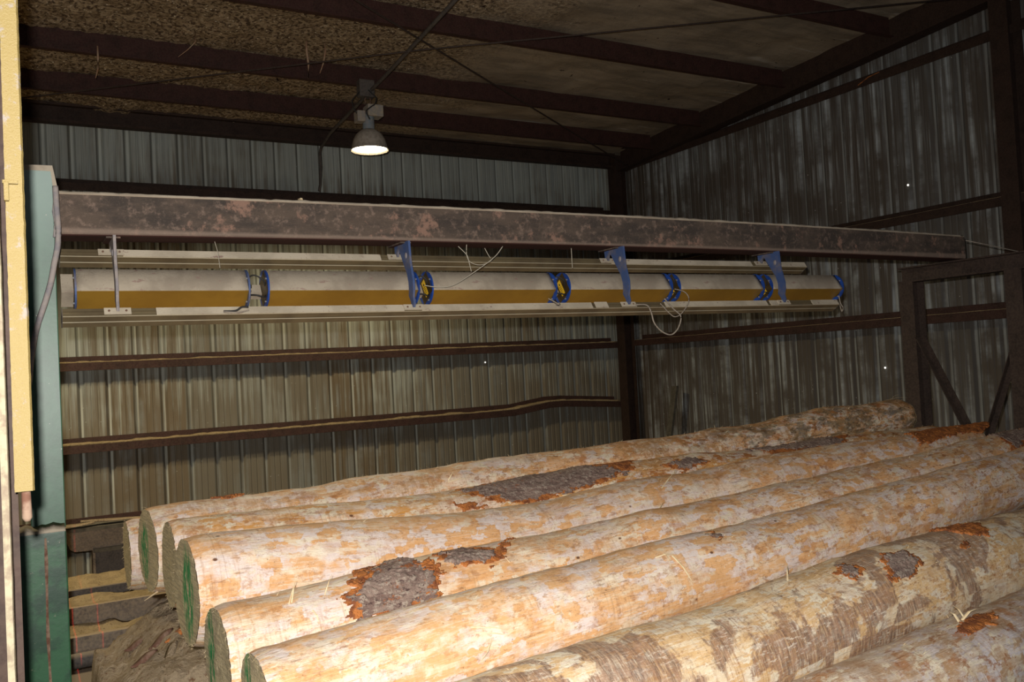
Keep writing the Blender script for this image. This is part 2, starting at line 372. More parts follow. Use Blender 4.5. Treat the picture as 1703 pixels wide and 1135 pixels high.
# ------------------------------------------------------------------ the shell
WY, WX = 11.5, 8.75
def roofz(y): return 6.085+.054*(11.3-y)          # line of the purlin undersides
def corrugated(name, axis, fixed, t0, t1, z0, ztop, mat, out):
    bm = NB(); uvl = bm.loops.layers.uv.new('UVMap')
    prof = []; P_ = .3048; D_ = .032
    k0, k1 = math.floor(t0/P_), math.ceil(t1/P_)
    for k in range(k0, k1):
        for a, d in ((0, 0), (.07, 0), (.14, 1), (.26, 1), (.33, 0), (.50, 0), (.525, .22), (.56, .22), (.585, 0), (.74, 0), (.765, .22), (.80, .22), (.825, 0)):
            prof.append(((k+a)*P_, d*D_))
    prof.append((k1*P_, 0)); zs = None
    cols = []
    for t, d in prof:
        zt = ztop(t); c = []
        for j in range(9):
            z = z0+(zt-z0)*j/8
            p = (t, fixed+d*out, z) if axis == 'x' else (fixed+d*out, t, z)
            c.append((bm.verts.new(p), t, z))
        cols.append(c)
    for a, b in zip(cols, cols[1:]):
        for j in range(8):
            q = (a[j], b[j], b[j+1], a[j+1]); f = bm.faces.new([x[0] for x in q])
            for lp, x in zip(f.loops, q): lp[uvl].uv = (x[1], x[2])
    return obj(name, bm, mat)
ceilz = lambda y: roofz(y)+.235
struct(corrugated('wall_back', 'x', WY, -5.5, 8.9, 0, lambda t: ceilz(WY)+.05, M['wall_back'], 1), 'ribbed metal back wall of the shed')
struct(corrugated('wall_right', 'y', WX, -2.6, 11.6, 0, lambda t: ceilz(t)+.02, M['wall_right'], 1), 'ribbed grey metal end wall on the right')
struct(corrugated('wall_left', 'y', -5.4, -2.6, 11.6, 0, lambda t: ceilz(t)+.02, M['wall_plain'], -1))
bm = NB(); box(bm, (-5.6, -2.6, -.12), (9, 11.7, 0)); struct(obj('floor', bm, M['floor']))
bm = NB(); nx, ny = 300, 190; g = []
for j in range(ny+1):
    y = -2.6+14.2*j/ny; row = []
    for i in range(nx+1):
        x = -5.5+14.4*i/nx
        cr = max(0, min(1, (5.2-x)/3.5))
        d = noise.fractal(Vector((x*1.3, y*1.6, 0)), 1, 2, 5)*.03-abs(noise.noise(Vector((x*6, y*6, 3))))*.05*cr-max(0, noise.noise(Vector((x*15, y*15, 7))))*.035*cr
        # sagging blanket between the purlins
        row.append(bm.verts.new((x, y, ceilz(y)+d)))
    g.append(row)
for j in range(ny):
    for i in range(nx): bm.faces.new((g[j][i], g[j+1][i], g[j+1][i+1], g[j][i+1]))
struct(obj('ceiling', bm, M['ceil'], smooth=True), 'roof insulation crusted with wood chips')

# ------------------------------------------------------------------ purlins, eave strut, rafter
def zsec(y, z, h, f, t=.006, flip=1):   # Z section standing: web vertical, flanges horizontal
    return [(y, z), (y-f*flip, z), (y-f*flip, z+t), (y-t*flip, z+t), (y-t*flip, z+h), (y-t*flip+f*flip, z+h), (y-t*flip+f*flip, z+h-t), (y, z+h-t)]
def purl(y, label, x0=-5.3):
    z = roofz(y); bm = NB(); prism(bm, zsec(y, z, .225, .06), 'x', [x0, 8.42])
    bmesh.ops.recalc_face_normals(bm, faces=bm.faces)
    return tag(obj('roof_purlin', bm, M['primer']), label, 'beam', 'roof purlins')
purl(10.24, 'dark red steel roof purlin nearest the back wall, next to the eave beam')
purl(9.15, 'dark red steel roof purlin right above the hanging lamp')
purl(7.62, 'dark red roof purlin crossed by the two thin rods, in front of the lamp')
purl(6.08, 'dark red roof purlin at the top edge towards the upper right corner')
purl(4.55, 'dark red roof purlin nearest the camera above the frame')
z = roofz(11.3); bm = NB()
prism(bm, [(11.3, z), (11.18, z), (11.18, z+.03), (11.2, z+.03), (11.2, z+.02), (11.28, z+.02), (11.28, z+.21), (11.2, z+.21), (11.2, z+.2), (11.18, z+.2), (11.18, z+.23), (11.3, z+.23)], 'x', [-5.3, 8.42])
bmesh.ops.recalc_face_normals(bm, faces=bm.faces)
tag(obj('eave_beam', bm, M['primer_dark']), 'dark red eave beam running along the top of the back wall', 'beam')
bm = NB(); X = 8.52
rs = []
for y, h in ((11.11, .33), (5.15, .36), (-2.5, .42)):
    zb = 6.01+.054*(11.24-y); p = Ibeam(.18, h, .012, .01, X, zb); rs.append([Vector((a, y, b)) for a, b in p])
sweep(bm, rs, None); bmesh.ops.recalc_face_normals(bm, faces=bm.faces)
raf = tag(obj('roof_rafter', bm, M['primer_dark']), 'dark sloping steel rafter along the top of the right wall', 'beam')

# ------------------------------------------------------------------ girts
def girt_prof(a, z, s=1, h=.085, w=.18, t=.006):   # Z girt: wall flange up, web flat, inner flange down. a = wall face, s = towards room
    i = a-w*s
    return [(a, z+h), (a-t*s, z+h), (a-t*s, z+t), (i, z+t), (i, z-h), (i+t*s, z-h), (i+t*s, z), (a, z)]
def lerp(a, b, t): return a+(b-a)*t
def girt(name, axis, zs, dusty, t1, label, group, mat='primer_dusty'):
    wall = (WY-.01) if axis == 'x' else (WX-.01)
    st = [(t, 0, dz) for t, dz in zs]
    bm = NB(); prism(bm, girt_prof(wall, 0), axis, [(t, 0, z_) for t, z_ in zs])
    bmesh.ops.recalc_face_normals(bm, faces=bm.faces)
    g_ = tag(obj(name, bm, M[mat]), label, 'beam', group)
    if dusty:
        bm = NB(); rs = []; s_ = 1; i_ = wall-.18; n_ = 260; T0, T1 = zs[0][0], zs[-1][0]
        for k in range(n_+1):
            t = lerp(T0, T1, k/n_)
            for (ta, za), (tb, zb) in zip(zs, zs[1:]):
                if min(ta, tb) <= t <= max(ta, tb): z_ = lerp(za, zb, (t-ta)/(tb-ta)); break
            h = dusty*(.7+.9*abs(noise.noise(Vector((t*2.3, za, 0))))+.5*noise.noise(Vector((t*11, za, 3))))
            pr = ((i_+.001, z_+.0065), (i_+.004, z_+.0065+h), (i_+.05, z_+.0065+h*1.25), (wall-.03, z_+.0065+h*1.1), (wall-.008, z_+.0065))
            rs.append([Vector((t, a, b)) if axis == 'x' else Vector((a, t, b)) for a, b in pr])
        sweep(bm, rs, None); bmesh.ops.recalc_face_normals(bm, faces=bm.faces); o_ = obj('sawdust', bm, M['sawdust'], g_, True); o_['kind'] = 'stuff'
    return g_
G = 'back wall girts'
def gz(px, py, Y=11.32): return onY(px, py, Y)
girt('wall_girt', 'x', [(-5.2, 5.41), (8.395, 5.41)], 0, 0, 'steel girt on the back wall just above the rusty beam', G, 'primer_dark')
girt('wall_girt', 'x', [(-5.2, 3.30), (8.395, 3.285)], .016, 0, 'straight red girt with a dusty lip on the back wall below the laser scanner', G)
girt('wall_girt', 'x', [(-5.2, 2.335), (5.6, 2.335), (6.45, 2.34), (7.05, 2.415), (7.35, 2.415), (8.395, 2.335)], .022, 0, 'bent sawdust covered girt on the back wall, kinked upward near the corner', G)
girt('wall_girt', 'x', [(-5.2, 1.40), (8.395, 1.40)], .02, 0, 'lowest girt of the back wall, just behind the conveyor', G)
G = 'right wall girts'
girt('wall_girt', 'y', [(11.1, 6.10), (-2.5, 6.05)], 0, 0, 'topmost girt of the right wall, meeting the rafter at the corner', G, 'primer_dark')
girt('wall_girt', 'y', [(11.1, 4.43), (-2.5, 4.40)], .004, 0, 'middle girt of the right wall, disappearing behind the rusty beam', G, 'primer_dark')
girt('wall_girt', 'y', [(11.1, 3.30), (-2.5, 3.30)], .006, 0, 'lowest visible girt of the right wall behind the braced frame', G)
# ------------------------------------------------------------------ columns
def Hcol(cx, cy, w, d, tf, tw, along='x'):
    a, b = w/2, d/2; c = tw/2
    p = [(-a, -b), (a, -b), (a, -b+tf), (c, -b+tf), (c, b-tf), (a, b-tf), (a, b), (-a, b), (-a, b-tf), (-c, b-tf), (-c, -b+tf), (-a, -b+tf)]
    if along == 'y': p = [(q, r) for r, q in p][::-1]
    return [(cx+x, cy+y) for x, y in p]
def column(name, prof, z0, z1, mat, label, cat='column', plate=True):
    bm = NB(); sweep(bm, [[Vector((x, y, z)) for x, y in prof] for z in (z0, z1)], None)
    xs = [p[0] for p in prof]; ys = [p[1] for p in prof]
    if plate: box(bm, (min(xs)-.04, min(ys)-.04, 0), (max(xs)+.04, max(ys)+.04, .02))
    bmesh.ops.recalc_face_normals(bm, faces=bm.faces)
    return tag(obj(name, bm, M[mat]), label, cat)
column('steel_column', Hcol(8.50, 11.22, .20, .20, .012, .01, 'y'), .0, 6.30, 'primer_dark', 'dark red steel corner column where the back wall meets the right wall')
column('steel_column', Hcol(8.50, 4.86, .18, .24, .012, .01, 'y'), .0, 6.33, 'primer_dark', 'dark steel column against the right wall at the right edge of the photo')

# ------------------------------------------------------------------ roof rods, conduit, wires
def rod(name, pts, r, mat, label, cat='rod', group=None):
    bm = NB(); tube(bm, pts, r, 8); return tag(obj(name, bm, M[mat], smooth=True), label, cat, group)
d1 = Vector((7.848-.167, 5.238-10.22, 6.362-6.093-.0))
A0 = Vector((.167, 10.22, 6.045)); A1 = Vector((8.42, 4.86, 6.36))
rod('brace_rod', [A0+Vector((-1.0, .66, -.035)), A0, (3.59, 7.80, 6.175), A1], .009, 'frame', 'thin steel brace rod stretching under the purlins from upper left to upper right', group='roof brace rods')
C0 = Vector((2.744, 7.102, 6.215)); C1 = Vector((8.32, 10.742, 6.03))
rod('brace_rod', [C0-(C1-C0)*.6+Vector((0, 0, .09)), C0, C1, Vector((8.44, 10.83, 6.05))], .009, 'frame', 'thin steel brace rod slanting down to the back right corner', group='roof brace rods')
rod('conduit', [(3.42, 4.6, 6.36), (3.463, 6.839, 6.235), (3.501, 8.38, 6.155), (3.53, 10.5, 6.045), (3.60, 11.12, 6.02), (3.63, 11.27, 5.98), (3.64, 11.29, 5.8), (3.62, 11.29, 5.56), (3.60, 11.29, 5.47)], .02, 'conv_dark', 'dark conduit hung under the purlins that feeds the lamp', 'pipe')

# daylight nail holes
for (p, ax, lab) in ((onY(807, 603, 11.49), 'y', 'pinprick nail hole glowing with daylight in the back wall under the girt'), (onX(1510, 308, 8.735), 'x', 'pinprick nail hole glowing high on the right wall'),
                     (onX(1472, 612, 8.735), 'x', 'pinprick nail hole glowing low on the right wall left of the braced post')):
    bm = NB(); R_ = .011
    m_ = Matrix.Translation(p) @ (Matrix.Rotation(PI/2, 4, 'X') if ax == 'y' else Matrix.Rotation(PI/2, 4, 'Y'))
    bmesh.ops.create_cone(bm, cap_ends=True, segments=10, radius1=R_, radius2=R_, depth=.004, matrix=m_)
    tag(obj('hole_and_glow_dot', bm, M['day']), lab, 'hole', 'daylight nail holes')

bm = NB(); p = onY(705, 176, 10.16)  # bead that glows, added for a bright dot; the purlin has no hole
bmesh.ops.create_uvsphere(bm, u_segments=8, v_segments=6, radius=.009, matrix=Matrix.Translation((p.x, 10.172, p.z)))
tag(obj('hole_and_glow_dot', bm, M['day']), 'glowing bead for a bright dot on the purlin to the right of the lamp', 'hole', 'daylight nail holes')

# ------------------------------------------------------------------ hanging high-bay lamp
L0 = Vector((3.47, 9.02, 5.455))
lamp = thing('high_bay_lamp', 'lit high-bay lamp with a dusty dome reflector hanging from the roof', 'lamp', L0)
bm = NB(); lathe(bm, [(.205, .0), (.212, .008), (.20, .02), (.192, .06), (.175, .12), (.145, .175), (.10, .215), (.06, .235), (.055, .225), (.095, .205), (.135, .165), (.165, .115), (.182, .055), (.195, .012), (.205, .0)], L0)
obj('reflector', bm, M['shade'], lamp, True)
bm = NB(); lathe(bm, [(.0, .02), (.10, .018), (.193, .022), (.193, .028), (0, .03)], L0); obj('lens', bm, M['lamp'], lamp, True)
bm = NB(); lathe(bm, [(.0, .22), (.062, .22), (.066, .24), (.064, .38), (.06, .40), (0, .40)], L0, 20); obj('socket_housing', bm, M['ballast2'], lamp, True)
bm = NB(); box(bm, L0+Vector((-.03, -.09, .37)), L0+Vector((.15, .08, .50)), bev=.012); obj('ballast_box', bm, M['ballast'], lamp)
bm = NB(); box(bm, L0+Vector((-.15, -.08, .30)), L0+Vector((-.06, .05, .42)), bev=.01); obj('junction_cover', bm, M['ballast'], lamp)
bm = NB(); tube(bm, smoothpts([L0+Vector(q) for q in ((-.02, -.1, .32), (-.06, -.11, .40), (.0, -.1, .46), (.05, -.1, .50), (.07, -.09, .57), (.03, -.07, .62), (.0, -.05, .66))]), .008, 6); obj('power_cord', bm, M['rubber'], lamp, True); bm = NB()
tube(bm, smoothpts([L0+Vector(q) for q in ((-.11, -.05, .34), (-.17, -.05, .42), (-.19, -.04, .52), (-.13, -.03, .6), (-.06, -.02, .68))]), .007, 6); obj('power_cord', bm, M['rubber'], lamp, True)
bm = NB(); tube(bm, smoothpts([L0+Vector(q) for q in ((0, 0, .49), (.035, 0, .54), (.03, 0, .59), (0, 0, .60), (-.03, 0, .57), (-.02, 0, .53))]), .007, 6); obj('hook', bm, M['rust'], lamp, True)
bm = NB(); box(bm, L0+Vector((-.10, -.05, .59)), L0+Vector((.075, .06, .78)), bev=.01)
tag(obj('junction_box', bm, M['conv_dark']), 'dark junction box on the conduit above the hanging lamp', 'box')

# ------------------------------------------------------------------ the rusty cross beam
BY = 4.25
def camber(x): t = (x-3.0)/3.3; return .022*(1-t*t)
bm = NB()
BW, BH, rd = .20, .192, .018
prof = []
for cx, cz, a0 in ((BY+BW-rd, BH-rd, 0), (BY+rd, BH-rd, 90), (BY+rd, rd, 180), (BY+BW-rd, rd, 270)):
    for k in range(5):
        a = math.radians(a0+k*22.5); prof.append((cx+rd*math.cos(a), cz+rd*math.sin(a)))
sts = [.165+(6.66-.165)*i/40 for i in range(41)]
prism(bm, prof, 'x', [(x, 0, 3.668+camber(x)) for x in sts])
bmesh.ops.recalc_face_normals(bm, faces=bm.faces)
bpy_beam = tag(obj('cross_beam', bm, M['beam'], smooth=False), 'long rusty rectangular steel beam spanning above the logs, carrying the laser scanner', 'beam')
# dust ridge lying on the beam
bm = NB(); rs = []
for i in range(221):
    x = .17+(6.64-.17)*i/220; h = .008+.010*abs(noise.noise(Vector((x*9, 0, 0))))+.006*noise.noise(Vector((x*40, 1, 0)))
    zb = 3.668+camber(x)+BH-.002
    rs.append([Vector((x, BY+.002, zb-.006)), Vector((x, BY+.006, zb+h*.5)), Vector((x, BY+.03, zb+h)), Vector((x, BY+.12, zb+h*1.4)), Vector((x, BY+.19, zb+h*.6)), Vector((x, BY+.198, zb-.006))])
sweep(bm, rs, None); bmesh.ops.recalc_face_normals(bm, faces=bm.faces)
tag(obj('sawdust_ridge', bm, M['dust'], smooth=True), 'grey brown sawdust lying along the top of the rusty beam', 'sawdust', kind='stuff')
bm = NB(); p = onY(503, 337, BY+.01)
bmesh.ops.create_cone(bm, cap_ends=True, segments=5, radius1=.016, radius2=.006, depth=.012, matrix=Matrix.Translation((p.x, BY+.03, 3.668+camber(p.x)+BH+.014)) @ Matrix.Rotation(.4, 4, 'Y'))
tag(obj('wood_chip', bm, M['splinter']), 'pale wood chip lying on top of the rusty beam left of the lamp', 'chip')

# ------------------------------------------------------------------ braced steel frame on the right carrying the beam end
fr = thing('support_frame', 'dark brown braced steel frame standing at the right end of the rusty beam', 'frame', (6.5, 4.2, 0))
bm = NB(); prism(bm, Ibeam(.13, .128, .012, .012, 6.52, 3.52), 'y', [3.0, 4.735]); 
bmesh.ops.recalc_face_normals(bm, faces=bm.faces); obj('cross_member', bm, M['frame'], fr)
for cy, nm in ((4.655, 'far'), (3.76, 'near')):
    bm = NB(); sweep(bm, [[Vector((x, y, z_)) for x, y in Hcol(6.52, cy, .13, .15, .01, .01, 'y')] for z_ in (0, 3.52)], None)
    box(bm, (6.42, cy-.11, 0), (6.62, cy+.11, .015)); bmesh.ops.recalc_face_normals(bm, faces=bm.faces); obj('post', bm, M['frame'], fr)
def anglebar(a, b, w, t, side):
    bm = NB(); a, b = Vector(a), Vector(b); d = (b-a).normalized(); n = Vector((1, 0, 0)); s = d.cross(n).normalized()*side
    prof = [Vector((0, 0, 0)), s*w, s*w-n*t, s*t-n*t, s*t-n*w, -n*w]
    sweep(bm, [[a+q for q in prof], [b+q for q in prof]], None); bmesh.ops.recalc_face_normals(bm, faces=bm.faces); return bm
p1, p2 = onX(1529, 562, 6.5), onX(1602, 702, 6.5)
dd = (p2-p1); obj('brace', anglebar(p1, p1+dd*1.35, .055, .006, 1), M['frame'], fr)
p1, p2 = onX(1692, 560, 6.5), onX(1648, 705, 6.5)
dd = (p2-p1); obj('brace', anglebar(p1, p1+dd*1.25, .05, .006, 1), M['frame'], fr)

# ------------------------------------------------------------------ laser scanner assembly under the beam
ca, sa = math.cos(math.radians(33)), math.sin(math.radians(33))
OY, OZ = BY-.047, 3.60-.270
def pq(p, q): return (OY-(p*ca-q*sa), OZ+p*sa+q*ca)   # cross-section point: p towards viewer and up, q up and back
def V(x, p, q): y, z_ = pq(p, q); return Vector((x, y, z_))
ELL = .343
sl_pos = []
def rail(q0, x0, x1, label, covers):
    t = thing('mounting_rail', label, 'rail', V((x0+x1)/2, -.04, q0), 'aluminium scanner rails')
    def sec(p0, p1, qa, qb, mat, nm, xa=x0, xb=x1):
        bm = NB(); rs = [[V(x, p0, qa), V(x, p1, qa), V(x, p1, qb), V(x, p0, qb)] for x in (xa, xb)]
        sweep(bm, rs, None); bmesh.ops.recalc_face_normals(bm, faces=bm.faces); return obj(nm, bm, mat, t)
    bm = NB()
    pr = [(-.08, -.02), (-.044, -.02), (-.044, -.013), (-.036, -.013), (-.036, -.02), (0, -.02), (0, -.006), (-.010, -.006), (-.010, .006), (0, .006), (0, .02), (-.08, .02)]
    sweep(bm, [[V(x, a, b+q0) for a, b in pr] for x in (x0, x1)], None); bmesh.ops.recalc_face_normals(bm, faces=bm.faces)
    obj('extrusion', bm, M['alu'], t)
    for qq, pp in ((-.0205, -.002), (-.0205, -.0445)):  # highlights along the rail edges, made as pale strips
        bm = NB(); sweep(bm, [[V(x, pp-.0016, q0+qq-.0006), V(x, pp+.0016, q0+qq-.0006), V(x, pp+.0016, q0+qq+.001), V(x, pp-.0016, q0+qq+.001)] for x in (x0, x1)], None)
        bmesh.ops.recalc_face_normals(bm, faces=bm.faces); obj('edge_highlight', bm, M['alu_highlight'], t)
    for xa, xb in covers: sec(-.002, .0035, q0-.0195, q0+.0195, M['rail_dust'], 'slot_cover', xa, xb)
    for xx in (x0, x1):
        s_ = -1 if xx == x0 else 1
        sec(-.082, .002, q0-.021, q0+.021, M['conv_dark'], 'end_cap', xx, xx+s_*.004)
    return t
BRX = [.400, 1.815, 3.215, 4.525]
rail(0, .183, 5.07, 'front lower aluminium rail with a dusty cover, hanging under the laser heads', [(.56, 1.76), (1.86, 2.95), (3.5, 4.37), (4.40, 4.47), (4.8, 5.06)])
rail(ELL, .19, 4.975, 'rear upper aluminium rail half hidden behind the rusty beam', [(.45, 1.72), (3.24, 4.44), (4.72, 4.97)])
# open slot patches show the bright lips of the slot
HX = [(.240, .990), (1.082, 1.875), (1.955, 2.742), (2.836, 3.608), (3.672, 4.405), (4.484, 5.190)]
PC, QC, S = -.052, .172, .063
def ringpts(x, r, n=36): return [V(x, PC+r*math.cos(2*PI*k/n), QC+r*math.sin(2*PI*k/n)) for k in range(n)]
hl = ['first laser head at the left end beside the green post', 'second laser head, right of the dusty left bracket', 'third laser head, below the middle of the rusty beam', 'fourth laser head, behind the second blue bracket', 'fifth laser head, with the looped cable at its left', 'last laser head at the right end of the scanner']
for i, (xa, xb) in enumerate(HX):
    t = thing('laser_head', 'blue-ringed gold and dust coated '+hl[i], 'scanner', V((xa+xb)/2, PC, QC), 'laser scanner heads under the beam')
    bm = NB(); sweep(bm, [[V(x, PC+a*S, QC+b*S) for a, b in ((-1, -1), (1, -1), (1, 1), (-1, 1))] for x in (xa, xb)], None)
    bmesh.ops.recalc_face_normals(bm, faces=bm.faces); obj('housing', bm, M['gold'], t)
    bm = NB(); n_ = 24; rs = []
    for k in range(n_+1):
        x = xa+.004+(xb-xa-.008)*k/n_; h = .003+.002*noise.noise(Vector((x*7, i, 0)))
        rs.append([V(x, PC+S-.001, QC-S+.001), V(x, PC+S+h, QC-S+.003), V(x, PC+S+h+.001, QC), V(x, PC+S+h, QC+S-.001), V(x, PC+S-.001, QC+S+.001)])
    sweep(bm, rs, None); bmesh.ops.recalc_face_normals(bm, faces=bm.faces); o = obj('dust_layer', bm, M['dust'], t, True); o['label'] = 'pale dust coat on the upper face'
    for side, xx in (('l', xa), ('r', xb)):
        bm = NB(); n_ = 40; a_, b_ = (xx-.004, xx+.004)
        o1, i1, o2, i2 = [[bm.verts.new(p) for p in ringpts(x, r_, n_)] for x, r_ in ((a_, .0925), (a_, .071), (b_, .0925), (b_, .071))]
        for k in range(n_):
            j = (k+1) % n_
            for q in ((o1[k], o1[j], i1[j], i1[k]), (o2[j], o2[k], i2[k], i2[j]), (o1[j], o1[k], o2[k], o2[j]), (i1[k], i1[j], i2[j], i2[k])): bm.faces.new(q)
        bmesh.ops.recalc_face_normals(bm, faces=bm.faces); ring = obj('end_ring', bm, M['blue'] if i else M['blue_dusty'], t)
        for k in range(4):
            bm = NB(); a = k*PI/2; c = V(a_-.003, PC+.080*math.cos(a), QC+.080*math.sin(a))
            bmesh.ops.create_cone(bm, cap_ends=True, segments=8, radius1=.005, radius2=.004, depth=.007, matrix=Matrix.Translation(c) @ Matrix.Rotation(PI/2, 4, 'Y'))
            obj('screw', bm, M['screw'], ring)
        bm = NB(); e = .0655; s_ = -1 if side == 'l' else 1
        sweep(bm, [[V(x, PC+a*e, QC+b*e) for a, b in ((-1, -1), (1, -1), (1, 1), (-1, 1))] for x in (xx, xx+s_*.006)], None)
        bmesh.ops.recalc_face_normals(bm, faces=bm.faces); pl = obj('end_plate', bm, M['plate'], t)
        if side == 'l' and i > 1:
            bm = NB(); x = xx-.0075     # yellow label set square to the housing
            sweep(bm, [[V(x_, PC+a, QC+b) for a, b in ((-.018, -.048), (.018, -.048), (.018, .048), (-.018, .048))] for x_ in (x, x+.002)], None)
            x -= .0006; tri = [(-.008, .018), (.008, .018), (0, .034)]
            sweep(bm, [[V(x_, PC+b, QC+a) for b, a in tri] for x_ in (x, x+.0004)], None, mi=1)
            for k in range(4):
                q_ = .006-k*.012; sweep(bm, [[V(x_, PC+a, QC+b) for a, b in ((-.012, q_), (.010-.003*(k % 2), q_), (.010-.003*(k % 2), q_+.003), (-.012, q_+.003))] for x_ in (x, x+.0004)], None, mi=1)
            bmesh.ops.recalc_face_normals(bm, faces=bm.faces); lb = obj('warning_label', bm, [M['label'], M['black']], pl); lb['label'] = 'yellow laser warning label'
        if side == 'l' and i > 0:
            bm = NB(); px_ = HX[i-1][1]
            tube(bm, smoothpts([V(px_, PC+.03, QC+.03), V(px_+.03, PC+.075, QC+.025), V(xx-.02, PC+.07, QC), V(xx-.004, PC+.035, QC-.01)]), .004, 6); obj('connector_cable', bm, M['rubber'], t, True); bm = NB()
            tube(bm, smoothpts([V(px_, PC+.0, QC-.04), V(px_+.03, PC+.04, QC-.07), V(xx-.02, PC+.03, QC-.075), V(xx-.004, PC+.01, QC-.05)]), .004, 6); obj('connector_cable', bm, M['rubber'], t, True); bm = NB()
            tube(bm, [V(px_, PC+.02, QC+.0), V(px_+.025, PC+.022, QC-.003)], .009, 8)
            obj('connector_plug', bm, M['rubber'], t, True)
# dusty cable duct that fills the gaps behind the heads and the left end
bm = NB()
sweep(bm, [[V(x, PC+a*.052-.010, QC+b*.052) for a, b in ((-1, -1), (1, -1), (1, 1), (-1, 1))] for x in (.185, .2335)], None)
bmesh.ops.recalc_face_normals(bm, faces=bm.faces)
tag(obj('junction_box', bm, M['dust']), 'dust coated box at the left end of the scanner, touching the green post', 'box')
for k in range(5):
    xa, xb = HX[k][1]+.0065, HX[k+1][0]-.0075
    bm = NB(); sweep(bm, [[V(x, PC-.05+a*.02, QC+.02+b*.03) for a, b in ((-1, -1), (1, -1), (1, 1), (-1, 1))] for x in (xa, xb)], None)
    bmesh.ops.recalc_face_normals(bm, faces=bm.faces)
    tag(obj('connector_block', bm, M['dust']), 'dusty connector block in the gap '+['between the two leftmost laser heads', 'behind the blue bracket nearest the middle', 'at the cable tangle between third and fourth laser head', 'beside the looped cable', 'at the last gap between laser heads'][k], 'connector', 'connector blocks between laser heads')

# brackets: C-shaped plates from the beam to both rails
blab = ['dust coated thin bracket at the left end of the scanner', 'blue curved bracket with a grey bolt, second from the green post', 'blue curved bracket holding the scanner near the looped cable', 'rightmost blue curved bracket, near the scanner end']
def bracket(k, x):
    zt = 3.668+camber(x)-.001
    t = thing('scanner_bracket', blab[k], 'bracket', (x, BY+.1, zt), 'scanner brackets under the beam')
    mat = M['grey_dusty'] if k == 0 else M['blue_dusty']
    fy, fz = pq(.004, 0.0); by, bz = pq(.004, ELL)
    F = BY+.020   # front top
    outer = [(F-.055, zt), (F-.060, zt-.06), (F-.066, zt-.12), (F-.080, zt-.17), (F-.092, zt-.215), (F-.092, zt-.26), (F-.083, zt-.30), (fy-.022, fz+.02), (fy-.012, fz)]
    inner = [(F+.095, zt), (F+.060, zt-.055), (F+.020, zt-.115), (F-.018, zt-.17), (F-.034, zt-.22), (F-.034, zt-.26), (F-.030, zt-.29), (fy+.014, fz+.03), (fy+.012, fz)]
    th = .006
    bm = NB(); sweep(bm, [[Vector((x-th, a[0], a[1])), Vector((x-th, c[0], c[1])), Vector((x+th, c[0], c[1])), Vector((x+th, a[0], a[1]))] for a, c in zip(outer, inner)], None)
    o2 = [(F+.03, zt), (F+.09, zt), (by+.01, zt), (by+.022, zt-.012), (by+.014, bz)]; i2 = [(F+.03, zt-.03), (F+.07, zt-.028), (by-.035, zt-.028), (by-.02, zt-.040), (by-.014, bz)]
    sweep(bm, [[Vector((x-th*.9, a[0], a[1])), Vector((x-th*.9, c[0], c[1])), Vector((x+th*.9, c[0], c[1])), Vector((x+th*.9, a[0], a[1]))] for a, c in zip(o2, i2)], None)
    bmesh.ops.recalc_face_normals(bm, faces=bm.faces)
    obj('plate', bm, mat, t)
    for q in (0, ELL):
        bm = NB(); sweep(bm, [[V(xx, .004, q-.017), V(xx, .009, q-.017), V(xx, .009, q+.017), V(xx, .004, q+.017)] for xx in (x-.055, x+.055)], None)
        bmesh.ops.recalc_face_normals(bm, faces=bm.faces); ft = obj('foot', bm, M['rail_dust'], t)
        for s_ in (-1, 1):
            bm = NB(); bmesh.ops.create_icosphere(bm, subdivisions=1, radius=.006, matrix=Matrix.Translation(V(x+s_*.035, .010, q))); obj('bolt', bm, M['rust'], ft)
    bm = NB(); box(bm, (x-.03, BY+.01, zt-.008), (x+.03, BY+.19, zt), bev=.001); obj('top_plate', bm, M['beam'], t)
    bm = NB(); bmesh.ops.create_uvsphere(bm, u_segments=10, v_segments=6, radius=.012, matrix=Matrix.Translation((x-.006, F-.02, zt-.075)) @ Matrix.Diagonal((.5, 1, 1.4, 1))); obj('bolt', bm, M['grey_dusty'], t, True)
for k, x in enumerate(BRX): bracket(k, x)
# splice clamp on lower rail
bm = NB(); sweep(bm, [[V(x, .0036, -.021), V(x, .008, -.021), V(x, .008, .02), V(x, .0036, .02)] for x in (2.97, 3.06)], None); bmesh.ops.recalc_face_normals(bm, faces=bm.faces)
tag(obj('rail_clamp', bm, M['rail_dust']), 'small dusty clamp on the lower rail left of the third bracket', 'clamp')
# cables and strands around the scanner
def wire(name, pts, r, mat, label, cat='cable', Yd=None, group=None):
    P_ = [onY(p[0], p[1], p[2] if len(p) > 2 else Yd) for p in pts]
    bm = NB(); tube(bm, smoothpts(P_, 7), r, 6); return tag(obj(name, bm, M[mat], smooth=True), label, cat, group)
wire('cable', [(1058, 507), (1076, 508), (1083, 520), (1088, 537), (1100, 551), (1115, 557), (1126, 549), (1132, 534), (1131, 524), (1120, 514), (1105, 497)], .0045, 'cable', 'cable looping below the lower rail under the fifth laser head', Yd=4.10)
wire('cable', [(1122, 481), (1137, 485), (1145, 494), (1144, 506), (1133, 522), (1122, 527), (1112, 520), (1103, 510), (1098, 505)], .0035, 'cable', 'thin pale cable looping in front of the scanner, above the larger loop', Yd=4.13)
wire('cable', [(1395, 492), (1398, 505), (1402, 512), (1400, 518), (1397, 508)], .004, 'cable', 'short cable end hanging at the right tip of the lower rail', Yd=4.20)
wire('cable', [(372, 518), (392, 517), (402, 511), (413, 511)], .005, 'rubber', 'short dark wire lying on the lower rail between the two leftmost heads', Yd=4.165)
wire('cable', [(372, 519), (395, 520), (414, 516)], .004, 'cable', 'grey wire lying on the lower rail beside the dark one', Yd=4.16)
